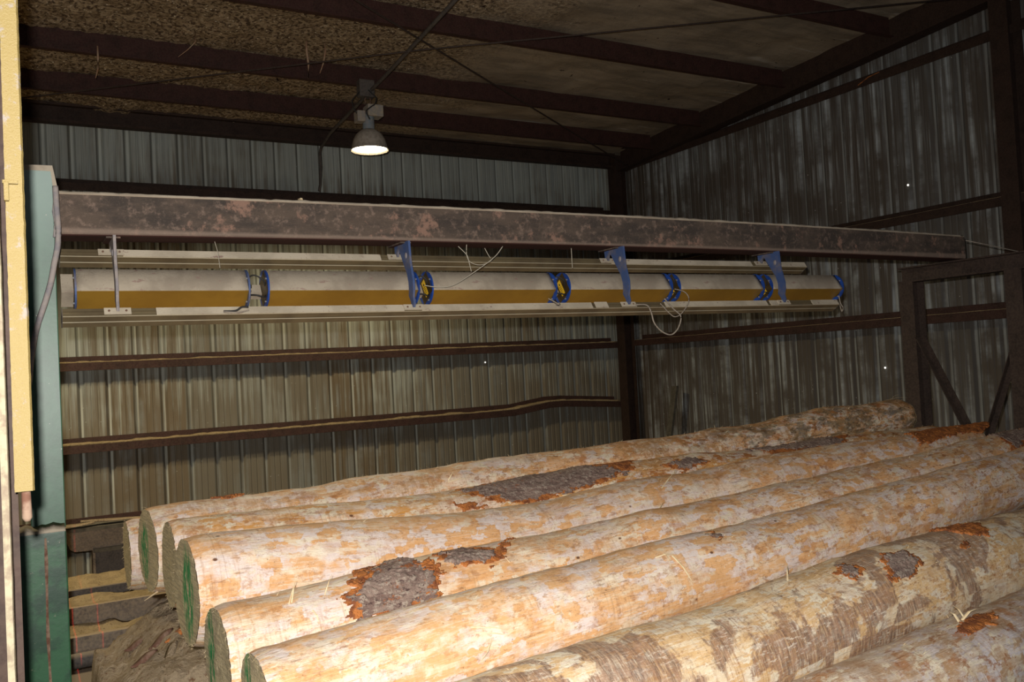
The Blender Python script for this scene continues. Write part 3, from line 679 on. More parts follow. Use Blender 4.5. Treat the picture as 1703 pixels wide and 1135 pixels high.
for a in range(4): 
    wire('cable', [(912+a*3, 497+a), (920+a*2, 501+a*2), (927+a, 505+a), (931, 508-a)], .0035, 'rubber' if a % 2 else 'cable', 'bundle of twisted wires drooping onto the lower rail under the third gap', Yd=4.13+a*.004, group='twisted wires at the third gap')
ST = 'dusty strands under the beam'
wire('dusty_strand', [(836, 410), (822, 428), (790, 452), (755, 474), (730, 478), (707, 475)], .0025, 'string', 'long dusty strand curving from the beam to the third laser head', 'strand', 4.17, ST)
wire('dusty_strand', [(762, 410), (776, 424), (780, 436), (784, 452)], .0022, 'string', 'short dusty strand dangling at the left of the strand tangle under the beam', 'strand', 4.18, ST)
wire('dusty_strand', [(776, 407), (776, 424), (782, 436), (797, 441), (812, 437), (820, 430)], .0022, 'string', 'dusty strand sagging between beam and upper rail', 'strand', 4.19, ST)
wire('dusty_strand', [(806, 413), (812, 424), (816, 430)], .002, 'string', 'shortest dusty strand, straight, in the tangle under the beam', 'strand', 4.19, ST)
wire('dusty_strand', [(950, 413), (951, 430), (952, 446)], .0022, 'string', 'single straight dusty strand hanging above the third gap of the scanner', 'strand', 4.2, ST)
wire('dusty_strand', [(357, 402), (362, 420), (366, 446)], .0014, 'string', 'faint dusty strand hanging between the two leftmost brackets', 'strand', 4.2, ST)
rod('lead_wire', [onX(1606, 400, 6.62), onX(1640, 407, 6.8), onX(1700, 420, 7.2), onX(1760, 430, 7.6)], .004, 'cable', 'thin wire trailing from the right end of the rusty beam', 'wire')
# bits hanging from the roof
CB = 'rusty scraps hanging from the roof'
for (a, b, r_, lab) in (((325, 70), (296, 95), .004, 'rusty scrap hanging from the roof near the upper left corner'), ((163, 98), (159, 130), .007, 'pale scrap hanging from the roof closest to the yellow post'), ((510, 85), (513, 130), .009, 'straight rusty scrap hanging left of the lamp'), ((541, 86), (532, 122), .007, 'slanted rusty scrap hanging between lamp and its straight neighbour')):
    p, q = onY(*a, 8.7), onY(*b, 8.7); bm = NB(); tube(bm, [p+Vector((0, 0, .12)), p, (p+q)/2+Vector((.01, 0, 0)), q], [r_*1., r_*1.5, r_*1.2, r_*.5], 6)
    tag(obj('hanging_scrap', bm, M['rust_light'], smooth=True), lab, 'scrap', CB)
bm = NB(); p, q = onX(1427, 142, 8.56), onX(1462, 120, 8.56); tube(bm, [p, (p+q)/2+Vector((0, 0, .02)), q], .006, 6)
tag(obj('orange_splinter', bm, M['inner_bark']), 'thin orange splinter lying on the topmost girt of the right wall', 'splinter')

# ------------------------------------------------------------------ green post, yellow post, left edge
gp = thing('green_post', 'green painted steel post at the left, wider below, carrying the rusty beam', 'post', (.08, 4.25, 0))
bm = NB(); box(bm, (.035, 4.15, 2.42), (.163, 4.30, 3.945), bev=.004); obj('upper_post', bm, M['green'], gp)
bm = NB(); box(bm, (-.012, 4.06, 0), (.160, 4.34, 2.42), bev=.006); obj('lower_post', bm, M['green_low'], gp)
bm = NB(); tube(bm, [(.082+.002*math.sin(k), 4.058, .3+k*.1) for k in range(22)], [.006+.002*math.sin(k*2.3) for k in range(22)], 6); o = obj('weld_seam', bm, M['rust'], gp); 
bm = NB(); rs = []
for k in range(13):
    x = -.01+.168*k/12; h = .012+.008*noise.noise(Vector((x*30, 0, 0)))
    rs.append([Vector((x, 4.061, 2.418)), Vector((x, 4.08, 2.42+h)), Vector((x, 4.148, 2.425+h*1.6)), Vector((x, 4.148, 2.418))])
sweep(bm, rs, None); bmesh.ops.recalc_face_normals(bm, faces=bm.faces); obj('dust_ledge', bm, M['dust'], gp, True)
bm = NB(); rs = [[Vector((x, 4.149, z0)) for x, z0 in ((.034, 3.93), (.036, 3.952), (.163, 3.955), (.178, 3.87), (.182, 3.80), (.165, 3.83), (.156, 3.93))], [Vector((x, 4.31, z0)) for x, z0 in ((.034, 3.93), (.036, 3.952), (.163, 3.955), (.178, 3.87), (.182, 3.80), (.165, 3.83), (.156, 3.93))]]
sweep(bm, rs, None); bmesh.ops.triangulate(bm, faces=[f for f in bm.faces if len(f.verts) > 4]); bmesh.ops.recalc_face_normals(bm, faces=bm.faces); obj('cap_plate', bm, M['dust'], gp)
hp = [onY(*q) for q in ((92, 310, 4.13), (94, 345, 4.12), (97, 385, 4.11), (95, 415, 4.11), (90, 440, 4.11), (85, 468, 4.11), (76, 500, 4.11), (66, 530, 4.11), (58, 560, 4.12), (52, 600, 4.12), (48, 640, 4.13))]
bm = NB(); tube(bm, smoothpts(hp, 5), [.012]*len(smoothpts(hp, 5)), 8)
tag(obj('dusty_hose', bm, M['grey_dusty'], smooth=True), 'dust covered hose hanging down across the green post', 'hose')
hp = [onY(*q) for q in ((92, 332, 4.14), (90, 352, 4.13), (93, 372, 4.12), (91, 395, 4.12))]
bm = NB(); tube(bm, smoothpts(hp, 5), .008, 6)
tag(obj('torn_strap', bm, M['grey_dusty'], smooth=True), 'ragged dusty strap at the top of the hose by the green post', 'strap')
yp = thing('yellow_post', 'bright yellow painted steel angle hanging at the left edge, close to the camera', 'post', (.005, 2.2, 2.78))
q = [onY(20, 1, 2.2), onY(42, 820, 2.2)]
bm = NB(); rs = []
for k in range(90):
    t = k/89; z_ = 3.95-(3.95-2.782)*t
    j = .0012*noise.noise(Vector((z_*60, 0, 0)))
    xl = -.006+(0.006*t if 0 else 0)+.0+j; xr = .0305+.0012*noise.noise(Vector((z_*50, 5, 0)))-.002*t
    xl -= .004*t
    rs.append([Vector((xl, 2.198, z_)), Vector((xr-.004, 2.196, z_)), Vector((xr, 2.203, z_)), Vector((xr, 2.27, z_)), Vector((xl, 2.27, z_))])
sweep(bm, rs, None); bmesh.ops.recalc_face_normals(bm, faces=bm.faces); obj('yellow_tube', bm, M['yellow'], yp)
bm = NB(); p = onY(11, 312, 2.19); box(bm, (p.x-.006, 2.18, p.z-.03), (p.x+.004, 2.2, p.z+.012), bev=.002); obj('clip', bm, M['yellow'], yp); bm = NB(); box(bm, (p.x-.008, 2.183, p.z+.008), (p.x+.022, 2.197, p.z+.016), bev=.001); obj('clip', bm, M['yellow'], yp)
bm = NB(); tube(bm, [(.011, 2.235, 2.80), (.0115, 2.235, 2.765), (.012, 2.235, 2.72), (.0125, 2.235, 2.712)], [.009, .010, .0105, .006], 10); obj('rod_end', bm, M['rust'], yp, True)
bm = NB(); rs = []
for k in range(70):
    z_ = 4.1-(4.1-1.6)*k/69; t = (3.6-z_)
    xr = -.019+.0012*noise.noise(Vector((z_*40, 9, 0)))
    rs.append([Vector((-.034, 2.12, z_)), Vector((xr-.012, 2.118, z_)), Vector((xr-.002, 2.124, z_)), Vector((xr, 2.132, z_)), Vector((xr, 2.30, z_)), Vector((-.034, 2.30, z_))])
sweep(bm, rs, None, mi=0); bmesh.ops.recalc_face_normals(bm, faces=bm.faces)
tag(obj('steel_channel', bm, M['pale']), 'pale dusty steel channel at the very left edge, beside the yellow post', 'post')
bm = NB(); box(bm, (-.055, 2.31, 0), (-.004, 2.36, 4.2)); tag(obj('guide_post', bm, M['primer_dark']), 'dark rusty upright just behind the pale channel at the left edge', 'post')
bm = NB(); box(bm, (-.16, 2.1, 1.5), (-.055, 2.36, 1.6)); box(bm, (-.16, 2.14, 0), (-.10, 2.36, 4.3)); box(bm, (-.16, 2.18, 4.05), (.03, 2.3, 4.3)); tag(obj('machine_upright', bm, M['primer_dark']), 'dark machine upright outside the left edge that carries the yellow post', 'frame')

# ------------------------------------------------------------------ logs
LOGS = []
class Log: pass
def make_log(k, sil, Yl, rl, Yr, rr, x0, x1, mat, endmat, label, seed, bumpy=.010, ripple=()):
    """sil: list of (px,py) on the top outline; axis height follows from it"""
    L = Log(); L.x0, L.x1 = x0, x1; SK = (0, .11, .03, .06, .05, .03, 0, 0)[k]
    def yr(x): t = (x-.5)/5.5; return lerp(Yl, Yr, t), lerp(rl, rr, t)
    pts = []
    for px, py in sil:
        s_, xy = slope(px, py)
        # X such that the outline point is seen in this pixel
        X = xy*Yl
        for _ in range(20):
            y, r = yr(X); a = math.atan(s_); L_ = (HC-0); X = xy*(y-r*math.sin(a)*1.0)
        y, r = yr(X); zc = HC-s_*y-r*math.sqrt(1+s_*s_); pts.append((X, zc))
    pts.sort()
    def zc(x):
        if x <= pts[0][0]: a, b = pts[0], pts[min(2, len(pts)-1)]; 
        elif x >= pts[-1][0]: a, b = pts[max(-3, -len(pts))], pts[-1]
        else:
            for a, b in zip(pts, pts[1:]):
                if a[0] <= x <= b[0]: break
        if len(pts) == 1: return pts[0][1]
        if x < pts[0][0]: return pts[0][1]
        if x > pts[-1][0]: return pts[-1][1]+(b[1]-a[1])/(b[0]-a[0])*(x-pts[-1][0])*.5
        return lerp(a[1], b[1], (x-a[0])/(b[0]-a[0]))
    def zs(x):   # smoothed
        w = [(-.35, 1), (-.2, 2), (0, 3), (.2, 2), (.35, 1)]
        return sum(zc(min(max(x+d, x0), x1))*q for d, q in w)/9
    def surf(x, th, extra=0.):
        y, r = yr(x)
        c = Vector((x*.9, math.cos(th)*.35+seed*5, math.sin(th)*.35))
        d = noise.noise(c*2.2)*bumpy+noise.noise(c*7)*bumpy*.45+noise.noise(Vector((x*14, math.cos(th)*3+seed, math.sin(th)*3)))*.0025
        d += noise.noise(Vector((x*40, math.cos(th)*9+seed, math.sin(th)*9)))*.0012
        for (rx, rth, amp, wx, wt) in ripple:
            dt = math.atan2(math.sin(th-rth), math.cos(th-rth)); d += amp*math.exp(-((x-rx)/wx)**2-(dt/wt)**2)
        r = r+d+extra
        sk = SK*r*math.cos(th)*max(0, 1-(x-x0)/.6)          # the saw cut is not quite square
        return Vector((x+sk, y-r*math.cos(th), zs(x)+r*math.sin(th)))     # th=0 faces the viewer, 90deg up
    L.surf = surf; L.yr = yr; L.zs = zs
    t = thing('log', label, 'log', (x0, yr(x0)[0], zs(x0)-yr(x0)[1]), 'debarked logs on the deck'); L.o = t
    bm = NB(); uvl = bm.loops.layers.uv.new('UVMap')
    nx_ = int((x1-x0)/.022); nt = 84; ring = []
    for i in range(nx_+1):
        x = x0+(x1-x0)*i/nx_; row = []
        for j in range(nt):
            th = 2*PI*j/nt
            e = 0
            if i < 3: e = -(3-i)**2*.0012
            if i > nx_-3: e = -(i-nx_+3)**2*.0016
            v = surf(x, th, e)
            if i in (0, nx_): v.x += noise.noise(Vector((math.cos(th)*9, math.sin(th)*9, seed)))*.004
            row.append(bm.verts.new(v))
        ring.append(row)
    R0 = (rl+rr)/2
    for i in range(nx_):
        for j in range(nt):
            j2 = (j+1) % nt; f = bm.faces.new((ring[i][j], ring[i+1][j], ring[i+1][j2], ring[i][j2]))
            ua, ub = i*(x1-x0)/nx_, (i+1)*(x1-x0)/nx_; va, vb = 2*PI*R0*j/nt, 2*PI*R0*(j+1)/nt
            for lp, q in zip(f.loops, ((ua, va), (ub, va), (ub, vb), (ua, vb))): lp[uvl].uv = q
    obj('trunk', bm, mat, t, True)
    for xe, rowi, s_ in ((x0, 0, -1), (x1, nx_, 1)):
        bm = NB(); uvl = bm.loops.layers.uv.new('UVMap'); y, r = yr(xe); zc_ = zs(xe); rings = []
        for m_ in range(7):
            f_ = (m_+.0)/6; row = []
            for j in range(nt):
                th = 2*PI*j/nt
                v = surf(xe, th, -.0105 if s_ < 0 else -.0142)
                c = Vector((xe, y, zc_)); q = c.lerp(v, max(f_, .001)); 
                w = (noise.noise(Vector((q.y*14, q.z*14, seed)))*.004+noise.noise(Vector((q.y*60, q.z*60, seed)))*.0025)*min(1, (6-m_)/2)
                if m_ == 6: w = noise.noise(Vector((math.cos(th)*9, math.sin(th)*9, seed)))*.004
                q.x = xe+w+s_*.002+(SK*(y-q.y) if s_ < 0 else 0); row.append(bm.verts.new(q))
            rings.append(row)
        for m_ in range(6):
            for j in range(nt):
                j2 = (j+1) % nt; f = bm.faces.new((rings[m_][j], rings[m_][j2], rings[m_+1][j2], rings[m_+1][j]))
        bmesh.ops.recalc_face_normals(bm, faces=bm.faces)
        for f in bm.faces:
            for lp in f.loops: lp[uvl].uv = (.5+(lp.vert.co.y-y)/(2*r), .5+(lp.vert.co.z-zc_)/(2*r))
        o = obj('cut_end', bm, endmat, t, True)
    LOGS.append(L); return L
def hit(L, px, py):
    """point of the log seen in a pixel: returns (x, th)"""
    best = None
    x, th = (L.x0+L.x1)/2, 1.2
    sx, st = (L.x1-L.x0)/2, 1.2
    for it in range(9):
        b = None
        for i in range(-4, 5):
            for j in range(-4, 5):
                a, c = x+sx*i/4, th+st*j/4
                if c < -.1 or c > 2.1: continue
                q = proj(L.surf(a, c)); e = (q[0]-px)**2+(q[1]-py)**2
                if b is None or e < b[0]: b = (e, a, c)
        _, x, th = b; sx *= .5; st *= .5
    return x, th
def bark_patch(L, pts, mat, seed, name='bark_patch', thick=.012, label=None, rim=True):
    if mat is M['bark'] and rim:
        cx_, cy_ = sum(p[0] for p in pts)/len(pts), sum(p[1] for p in pts)/len(pts)
        big = [(p[0]+(p[0]-cx_)*.04+(7 if p[0] > cx_ else -7), p[1]+(4 if p[1] > cy_ else -2)) for p in pts]
        bark_patch(L, big, M['inner_bark'], seed+50, 'torn_inner_bark', thick*.35, 'torn orange inner bark round the patch', False)
    """pts: outline of a patch of leftover bark, measured in the photograph on this log"""
    uv = [hit(L, *p) for p in pts]
    xs = [u_[0] for u_ in uv]; ts = [u_[1] for u_ in uv]
    def inside(x, t):
        c = False; n = len(uv)
        for i in range(n):
            (xa, ta), (xb, tb) = uv[i], uv[(i+1) % n]
            if (ta > t) != (tb > t) and x < (xb-xa)*(t-ta)/(tb-ta)+xa: c = not c
        return c
    x0, x1, t0, t1 = min(xs)-.03, max(xs)+.03, min(ts)-.12, max(ts)+.12
    nx_ = max(12, int((x1-x0)/.0055)); nt = max(10, int((t1-t0)*.2/.0045))
    bm = NB(); G_ = {}
    keep = set()
    for i in range(nx_):
        for j in range(nt):
            x = x0+(x1-x0)*(i+.5)/nx_; t = t0+(t1-t0)*(j+.5)/nt
            nx1 = noise.fractal(Vector((x*14, t*5, seed)), .8, 2, 6)*.040; nt1 = noise.fractal(Vector((x*14, t*5, seed+9)), .8, 2, 6)*.16
            if inside(x+nx1, t+nt1): keep.add((i, j))
    def vert(i, j, top):
        k = (i, j, top)
        if k not in G_:
            x = x0+(x1-x0)*i/nx_; t = t0+(t1-t0)*j/nt
            h = thick*(.6+.8*abs(noise.noise(Vector((x*28, t*9, seed)))))+.003*noise.noise(Vector((x*90, t*30, seed))) if top else -.006
            G_[k] = bm.verts.new(L.surf(x, t, h))
        return G_[k]
    for (i, j) in keep:
        bm.faces.new((vert(i, j, 1), vert(i+1, j, 1), vert(i+1, j+1, 1), vert(i, j+1, 1)))
        for (di, dj, a, b) in ((-1, 0, (0, 0), (0, 1)), (1, 0, (1, 0), (1, 1)), (0, -1, (0, 0), (1, 0)), (0, 1, (0, 1), (1, 1))):
            if (i+di, j+dj) not in keep:
                p, q = (i+a[0], j+a[1]), (i+b[0], j+b[1])
                bm.faces.new((vert(*p, 1), vert(*q, 1), vert(*q, 0), vert(*p, 0)))
    if not keep: bm.free(); return
    bmesh.ops.recalc_face_normals(bm, faces=bm.faces)
    o = obj(name, bm, mat, L.o, True)
    if label: o['label'] = label
    return o
def splinter(L, base, tip, w, lift=.05, bend=.01):
    x, th = hit(L, *base); p = L.surf(x, th, .001)
    x2, th2 = hit(L, *tip); q = L.surf(x2, th2, lift)
    n = (p-Vector((x, L.yr(x)[0], L.zs(x)))).normalized()
    bm = NB(); m_ = (p+q)/2+n*bend; d = (q-p).normalized(); s_ = d.cross(n).normalized()
    rs = []
    for c, ww in ((p, w), (m_, w*.9), (q, w*.15)): rs.append([c-s_*ww, c+n*ww*.25, c+s_*ww, c-n*ww*.25])
    sweep(bm, rs, None); bmesh.ops.recalc_face_normals(bm, faces=bm.faces)
    return obj('splinter', bm, M['splinter'], L.o)
def fuzz(L, n, seed, big=1.):
    rnd = random.Random(seed); bm = NB()
    for k in range(n):
        x = rnd.uniform(L.x0+.02, L.x1-.02); th = rnd.gauss(1.35, .45); p = L.surf(x, th, -.001)
        c = Vector((x, L.yr(x)[0], L.zs(x))); nn = (p-c).normalized()
        d = (Vector((rnd.choice((-1, 1))*rnd.uniform(.3, 1), 0, 0))+nn*rnd.uniform(.1, .9)+Vector((0, rnd.uniform(-.5, .5), 0))).normalized()
        ln = rnd.uniform(.012, .045)*big; w = rnd.uniform(.0008, .0022)*big; s_ = d.cross(nn).normalized()
        a = [bm.verts.new(p-s_*w), bm.verts.new(p+s_*w), bm.verts.new(p+nn*w), bm.verts.new(p+d*ln)]
        for q in ((0, 1, 3), (1, 2, 3), (2, 0, 3)): bm.faces.new([a[i] for i in q])
    o = obj('wood_fibre', bm, M['splinter'], L.o); o['kind'] = 'stuff'; o['label'] = 'loose torn wood fibres'
    return o

TOP = [
 [(222, 862), (400, 850)],
 [(256, 843), (400, 825), (640, 790), (800, 765), (1000, 740), (1200, 713), (1300, 692), (1400, 680), (1490, 664)],
 [(284, 865), (430, 850), (600, 833), (700, 822), (850, 800), (1050, 765), (1300, 742), (1450, 717), (1600, 705)],
 [(296, 889), (400, 880), (520, 868), (630, 862), (740, 855), (900, 838), (1000, 810), (1080, 795), (1160, 783), (1300, 754), (1450, 730), (1600, 710)],
 [(347, 1009), (400, 995), (560, 965), (660, 935), (740, 917), (900, 893), (1040, 860), (1149, 834), (1300, 806), (1460, 770), (1600, 737), (1700, 712)],
 [(403, 1086), (500, 1060), (592, 1037), (680, 1010), (745, 991), (900, 950), (1064, 906), (1300, 857), (1464, 812), (1600, 775), (1703, 744)],
 [(756, 1135), (850, 1108), (1021, 1060), (1160, 1015), (1300, 973), (1378, 936), (1480, 905), (1592, 876), (1703, 847)],
 [(1335, 1135), (1464, 1082), (1592, 1026), (1703, 985)]]
E1 = m_end('end_tan', 1, (.62, .45, 5, 2.4)); E3 = m_end('end_striped', 2, (.42, .5, 4.2, 2.0)); E4 = m_end('end_green_line', 3, (.70, .5, 7, 1.8)); E0 = m_end('end_plain', 4, (.5, .5, 50, 50))
K = math.radians(60)
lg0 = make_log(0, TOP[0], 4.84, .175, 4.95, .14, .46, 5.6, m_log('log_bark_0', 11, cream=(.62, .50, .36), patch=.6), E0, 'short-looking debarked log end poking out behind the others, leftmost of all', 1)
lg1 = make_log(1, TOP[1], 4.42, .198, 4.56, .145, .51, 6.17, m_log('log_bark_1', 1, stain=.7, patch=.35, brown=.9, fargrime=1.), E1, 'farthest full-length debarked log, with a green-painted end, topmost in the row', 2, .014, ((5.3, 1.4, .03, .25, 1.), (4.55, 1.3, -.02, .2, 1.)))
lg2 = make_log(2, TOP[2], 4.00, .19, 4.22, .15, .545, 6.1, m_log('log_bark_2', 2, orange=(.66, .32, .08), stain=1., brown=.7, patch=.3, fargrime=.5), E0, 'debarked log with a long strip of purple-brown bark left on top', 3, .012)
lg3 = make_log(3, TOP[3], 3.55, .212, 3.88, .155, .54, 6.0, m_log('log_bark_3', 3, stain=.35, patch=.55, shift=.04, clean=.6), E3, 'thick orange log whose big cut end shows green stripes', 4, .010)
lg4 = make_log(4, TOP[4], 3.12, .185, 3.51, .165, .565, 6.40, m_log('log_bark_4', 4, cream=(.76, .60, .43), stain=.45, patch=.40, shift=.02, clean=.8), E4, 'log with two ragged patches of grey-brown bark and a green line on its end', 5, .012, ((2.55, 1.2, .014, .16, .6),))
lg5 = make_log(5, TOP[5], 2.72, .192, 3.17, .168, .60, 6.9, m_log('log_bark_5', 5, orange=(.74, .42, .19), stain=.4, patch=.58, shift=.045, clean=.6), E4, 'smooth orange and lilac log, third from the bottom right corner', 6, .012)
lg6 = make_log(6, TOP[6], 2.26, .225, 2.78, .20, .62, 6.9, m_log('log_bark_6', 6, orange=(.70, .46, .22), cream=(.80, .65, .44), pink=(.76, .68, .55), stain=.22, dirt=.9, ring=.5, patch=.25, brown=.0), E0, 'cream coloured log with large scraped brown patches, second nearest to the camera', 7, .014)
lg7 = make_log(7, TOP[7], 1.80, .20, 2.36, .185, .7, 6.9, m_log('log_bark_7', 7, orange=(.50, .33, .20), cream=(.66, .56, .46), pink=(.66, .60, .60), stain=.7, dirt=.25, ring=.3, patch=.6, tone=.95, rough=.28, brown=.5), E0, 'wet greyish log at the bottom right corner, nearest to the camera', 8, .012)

BK = M['bark']; IB = M['inner_bark']
bark_patch(lg2, [(772, 812), (850, 800), (930, 790), (1038, 786), (1042, 800), (960, 812), (860, 836), (815, 826)], BK, 1, thick=.008, label='long purple-brown bark strip')
bark_patch(lg2, [(1108, 772), (1150, 762), (1172, 770), (1140, 780)], BK, 2, thick=.010)
bark_patch(lg2, [(1240, 752), (1330, 738), (1400, 730), (1398, 742), (1300, 756)], BK, 9, thick=.010)
bark_patch(lg2, [(756, 838), (790, 842), (815, 848), (770, 852)], IB, 3, thick=.010)
bark_patch(lg4, [(578, 1010), (600, 985), (655, 955), (690, 938), (722, 950), (718, 975), (728, 992), (690, 1008), (640, 1022), (600, 1034), (588, 1025)], BK, 4, thick=.012, label='ragged grey-brown bark patch')
bark_patch(lg4, [(574, 1012), (600, 990), (625, 972), (612, 1000), (592, 1034), (580, 1022)], IB, 5, thick=.009)
bark_patch(lg4, [(690, 936), (712, 932), (724, 946), (716, 956), (700, 950)], IB, 6, thick=.016)
bark_patch(lg4, [(712, 968), (730, 985), (724, 1000), (694, 1000), (700, 980)], IB, 16, thick=.009)
bark_patch(lg4, [(730, 920), (770, 912), (818, 918), (822, 932), (790, 940), (752, 935)], BK, 7, thick=.014, label='upper bark patch beside a knot')
bark_patch(lg4, [(770, 938), (828, 930), (860, 912), (848, 908), (815, 918), (780, 925)], IB, 8, thick=.008)
bark_patch(lg4, [(1644, 728), (1700, 716), (1740, 712), (1740, 745), (1690, 748), (1655, 752)], BK, 10, thick=.012, label='dark red bark patch at the right edge')
bark_patch(lg6, [(1470, 925), (1500, 919), (1526, 933), (1520, 948), (1494, 962), (1480, 950)], BK, 11, thick=.010, label='bark scab')
bark_patch(lg6, [(1398, 946), (1420, 942), (1432, 950), (1418, 962), (1402, 954)], BK, 12, thick=.007)
bark_patch(lg6, [(1538, 896), (1560, 880), (1610, 874), (1640, 878), (1645, 888), (1600, 890), (1560, 893)], IB, 13, thick=.012, label='torn orange bark')
bark_patch(lg6, [(1596, 906), (1610, 903), (1614, 912), (1600, 915)], IB, 14, thick=.004)
bark_patch(lg1, [(352, 834), (400, 822), (412, 823), (380, 832)], IB, 15, thick=.010)
bark_patch(lg3, [(1500, 735), (1560, 715), (1640, 702), (1636, 718), (1580, 728), (1530, 742)], IB, 17, thick=.012)
bark_patch(lg7, [(1590, 1055), (1605, 1030), (1655, 1018), (1650, 1040), (1620, 1052)], IB, 18, thick=.006)
bark_patch(lg5, [(1180, 893), (1196, 890), (1192, 899)], BK, 19, thick=.004)
for (L, lst) in ((lg5, [((1118, 925), (1144, 970), .0055, .03), ((1105, 920), (1112, 950), .002, .02), ((1090, 928), (1120, 926), .003, .01), ((800, 1100), (806, 1070), .002, .05), ((775, 975), (760, 992), .002, .02), ((782, 1044), (860, 1050), .002, .005), ((790, 1053), (850, 1058), .002, .005)]),
                 (lg3, [((1124, 825), (1139, 783), .005, .07), ((1122, 830), (1130, 795), .003, .05), ((1100, 815), (1125, 812), .003, .02)]),
                 (lg4, [((1104, 897), (1116, 870), .004, .04), ((1108, 897), (1150, 882), .004, .02), ((540, 990), (552, 968), .002, .03), ((560, 980), (575, 1000), .002, .02), ((480, 1006), (500, 1003), .002, .04), ((485, 1003), (488, 997), .002, .04), ((520, 1015), (530, 1040), .003, .01), ((890, 990), (850, 996), .003, .01)]),
                 (lg2, [((520, 868), (500, 868), .002, .01), ((935, 825), (985, 820), .003, .01), ((1490, 732), (1512, 726), .003, .03)]),
                 (lg1, [((745, 800), (752, 790), .003, .03), ((745, 802), (775, 800), .003, .03), ((1470, 668), (1510, 670), .004, .05), ((1480, 668), (1496, 662), .003, .04)]),
                 (lg6, [((1310, 966), (1313, 950), .003, .04), ((1360, 950), (1345, 955), .002, .01)]),
                 (lg7, [((1595, 1035), (1582, 1030), .006, .03), ((1600, 1032), (1625, 1026), .007, .03), ((1605, 1030), (1590, 1024), .004, .04)])):
    for b, t_, w, lf in lst: splinter(L, b, t_, w, lf)
# splinters on the ends and ragged fibre along the ridges
for L, n_, b in ((lg0, 60, .7), (lg1, 360, .75), (lg2, 240, .7), (lg3, 260, .7), (lg4, 260, .65), (lg5, 200, .6), (lg6, 120, .5), (lg7, 100, .5)): fuzz(L, n_, int(L.x0*1000)+n_, b)
def end_fuzz(L, n, seed):
    rnd = random.Random(seed); bm = NB()
    for k in range(n):
        th = rnd.uniform(0, 2*PI); p = L.surf(L.x0, th, rnd.uniform(-.02, 0)); d = Vector((-rnd.uniform(.3, 1), rnd.uniform(-.5, .5), rnd.uniform(-.8, .4))).normalized()
        w = rnd.uniform(.0008, .002); ln = rnd.uniform(.005, .018); s_ = d.cross(Vector((0, 0, 1))).normalized(); nn = d.cross(s_)
        a = [bm.verts.new(p-s_*w), bm.verts.new(p+s_*w), bm.verts.new(p+nn*w), bm.verts.new(p+d*ln)]
        for q in ((0, 1, 3), (1, 2, 3), (2, 0, 3)): bm.faces.new([a[i] for i in q])
    o = obj('end_fibre', bm, M['splinter'], L.o); o['kind'] = 'stuff'
for i, L in enumerate((lg0, lg1, lg2, lg3, lg4, lg5)): end_fuzz(L, 55, i+3)
for a, b, w, L, lf in (((240, 905), (218, 918), .005, lg0, 0), ((258, 985), (240, 1000), .005, lg1, 0)):
    p = Vector((L.x0, onY(a[0], a[1], L.yr(.5)[0]-.12).y, 0)); p = onY(a[0]+4, a[1], L.yr(.5)[0]-.05); q = onY(b[0], b[1], L.yr(.5)[0]-.15); bm = NB(); tube(bm, [p, (p+q)/2, q], [w, w*.8, w*.2], 4); obj('splinter', bm, M['splinter'], L.o)

# log deck: sloping skids under the logs
for i, x in enumerate((1.7, 3.4, 5.1)):
    pts = []
    for L in LOGS[::-1]:
        y, r = L.yr(x); pts.append((y, L.zs(x)-r-.014))
    # lower hull so that the skid stays below every log
    hull = [pts[0]]
    for p in pts[1:]:
        hull.append(p)
        while len(hull) >= 3:
            (a, b), (c, d), (e, f) = hull[-3:]
            if d > b+(f-b)*(c-a)/(e-a): hull.pop(-2)
            else: break
    hull = [(hull[0][0]-.5, hull[0][1])]+hull+[(hull[-1][0]+.35, hull[-1][1]+.05)]
    t = thing('log_skid', ['steel skid under the logs nearest the green post', 'middle steel skid hidden under the logs', 'steel skid under the logs nearest the braced frame'][i], 'skid', (x, 3.2, 0), 'log deck skids')
    bm = NB(); rs = [[Vector((x-.05, y, z_-.15)), Vector((x+.05, y, z_-.15)), Vector((x+.05, y, z_)), Vector((x-.05, y, z_))] for y, z_ in hull]
    sweep(bm, rs, None); bmesh.ops.recalc_face_normals(bm, faces=bm.faces); obj('skid_rail', bm, M['conv'], t)
    for y in (1.7, 3.2, 4.8):
        for (a, b), (c, d) in zip(hull, hull[1:]):
            if a <= y <= c: zt = lerp(b, d, (y-a)/(c-a))
        bm = NB(); box(bm, (x-.05, y-.05, 0), (x+.05, y+.05, zt-.145)); obj('leg', bm, M['conv'], t)

# ------------------------------------------------------------------ conveyor behind, sawdust, bark
def hfield(name, x0, x1, y0, y1, hf, mat, nx_, ny_, label, cat, base=0., kind='stuff'):
    bm = NB(); g_ = []
    for j in range(ny_+1):
        g_.append([bm.verts.new((lerp(x0, x1, i/nx_), lerp(y0, y1, j/ny_), hf(lerp(x0, x1, i/nx_), lerp(y0, y1, j/ny_)))) for i in range(nx_+1)])
    for j in range(ny_):
        for i in range(nx_): bm.faces.new((g_[j][i], g_[j][i+1], g_[j+1][i+1], g_[j+1][i]))
    bd = [g_[0][i] for i in range(nx_+1)]+[g_[j][nx_] for j in range(1, ny_+1)]+[g_[ny_][i] for i in range(nx_-1, -1, -1)]+[g_[j][0] for j in range(ny_-1, 0, -1)]
    lo = [bm.verts.new((v.co.x, v.co.y, base)) for v in bd]
    for i in range(len(bd)):
        j = (i+1) % len(bd); bm.faces.new((bd[j], bd[i], lo[i], lo[j]))
    bm.faces.new(lo); bmesh.ops.recalc_face_normals(bm, faces=bm.faces)
    return tag(obj(name, bm, mat, smooth=True), label, cat, kind=kind)
fn = lambda x, y, s_, f: noise.fractal(Vector((x*f, y*f, s_)), 1, 2, 5)
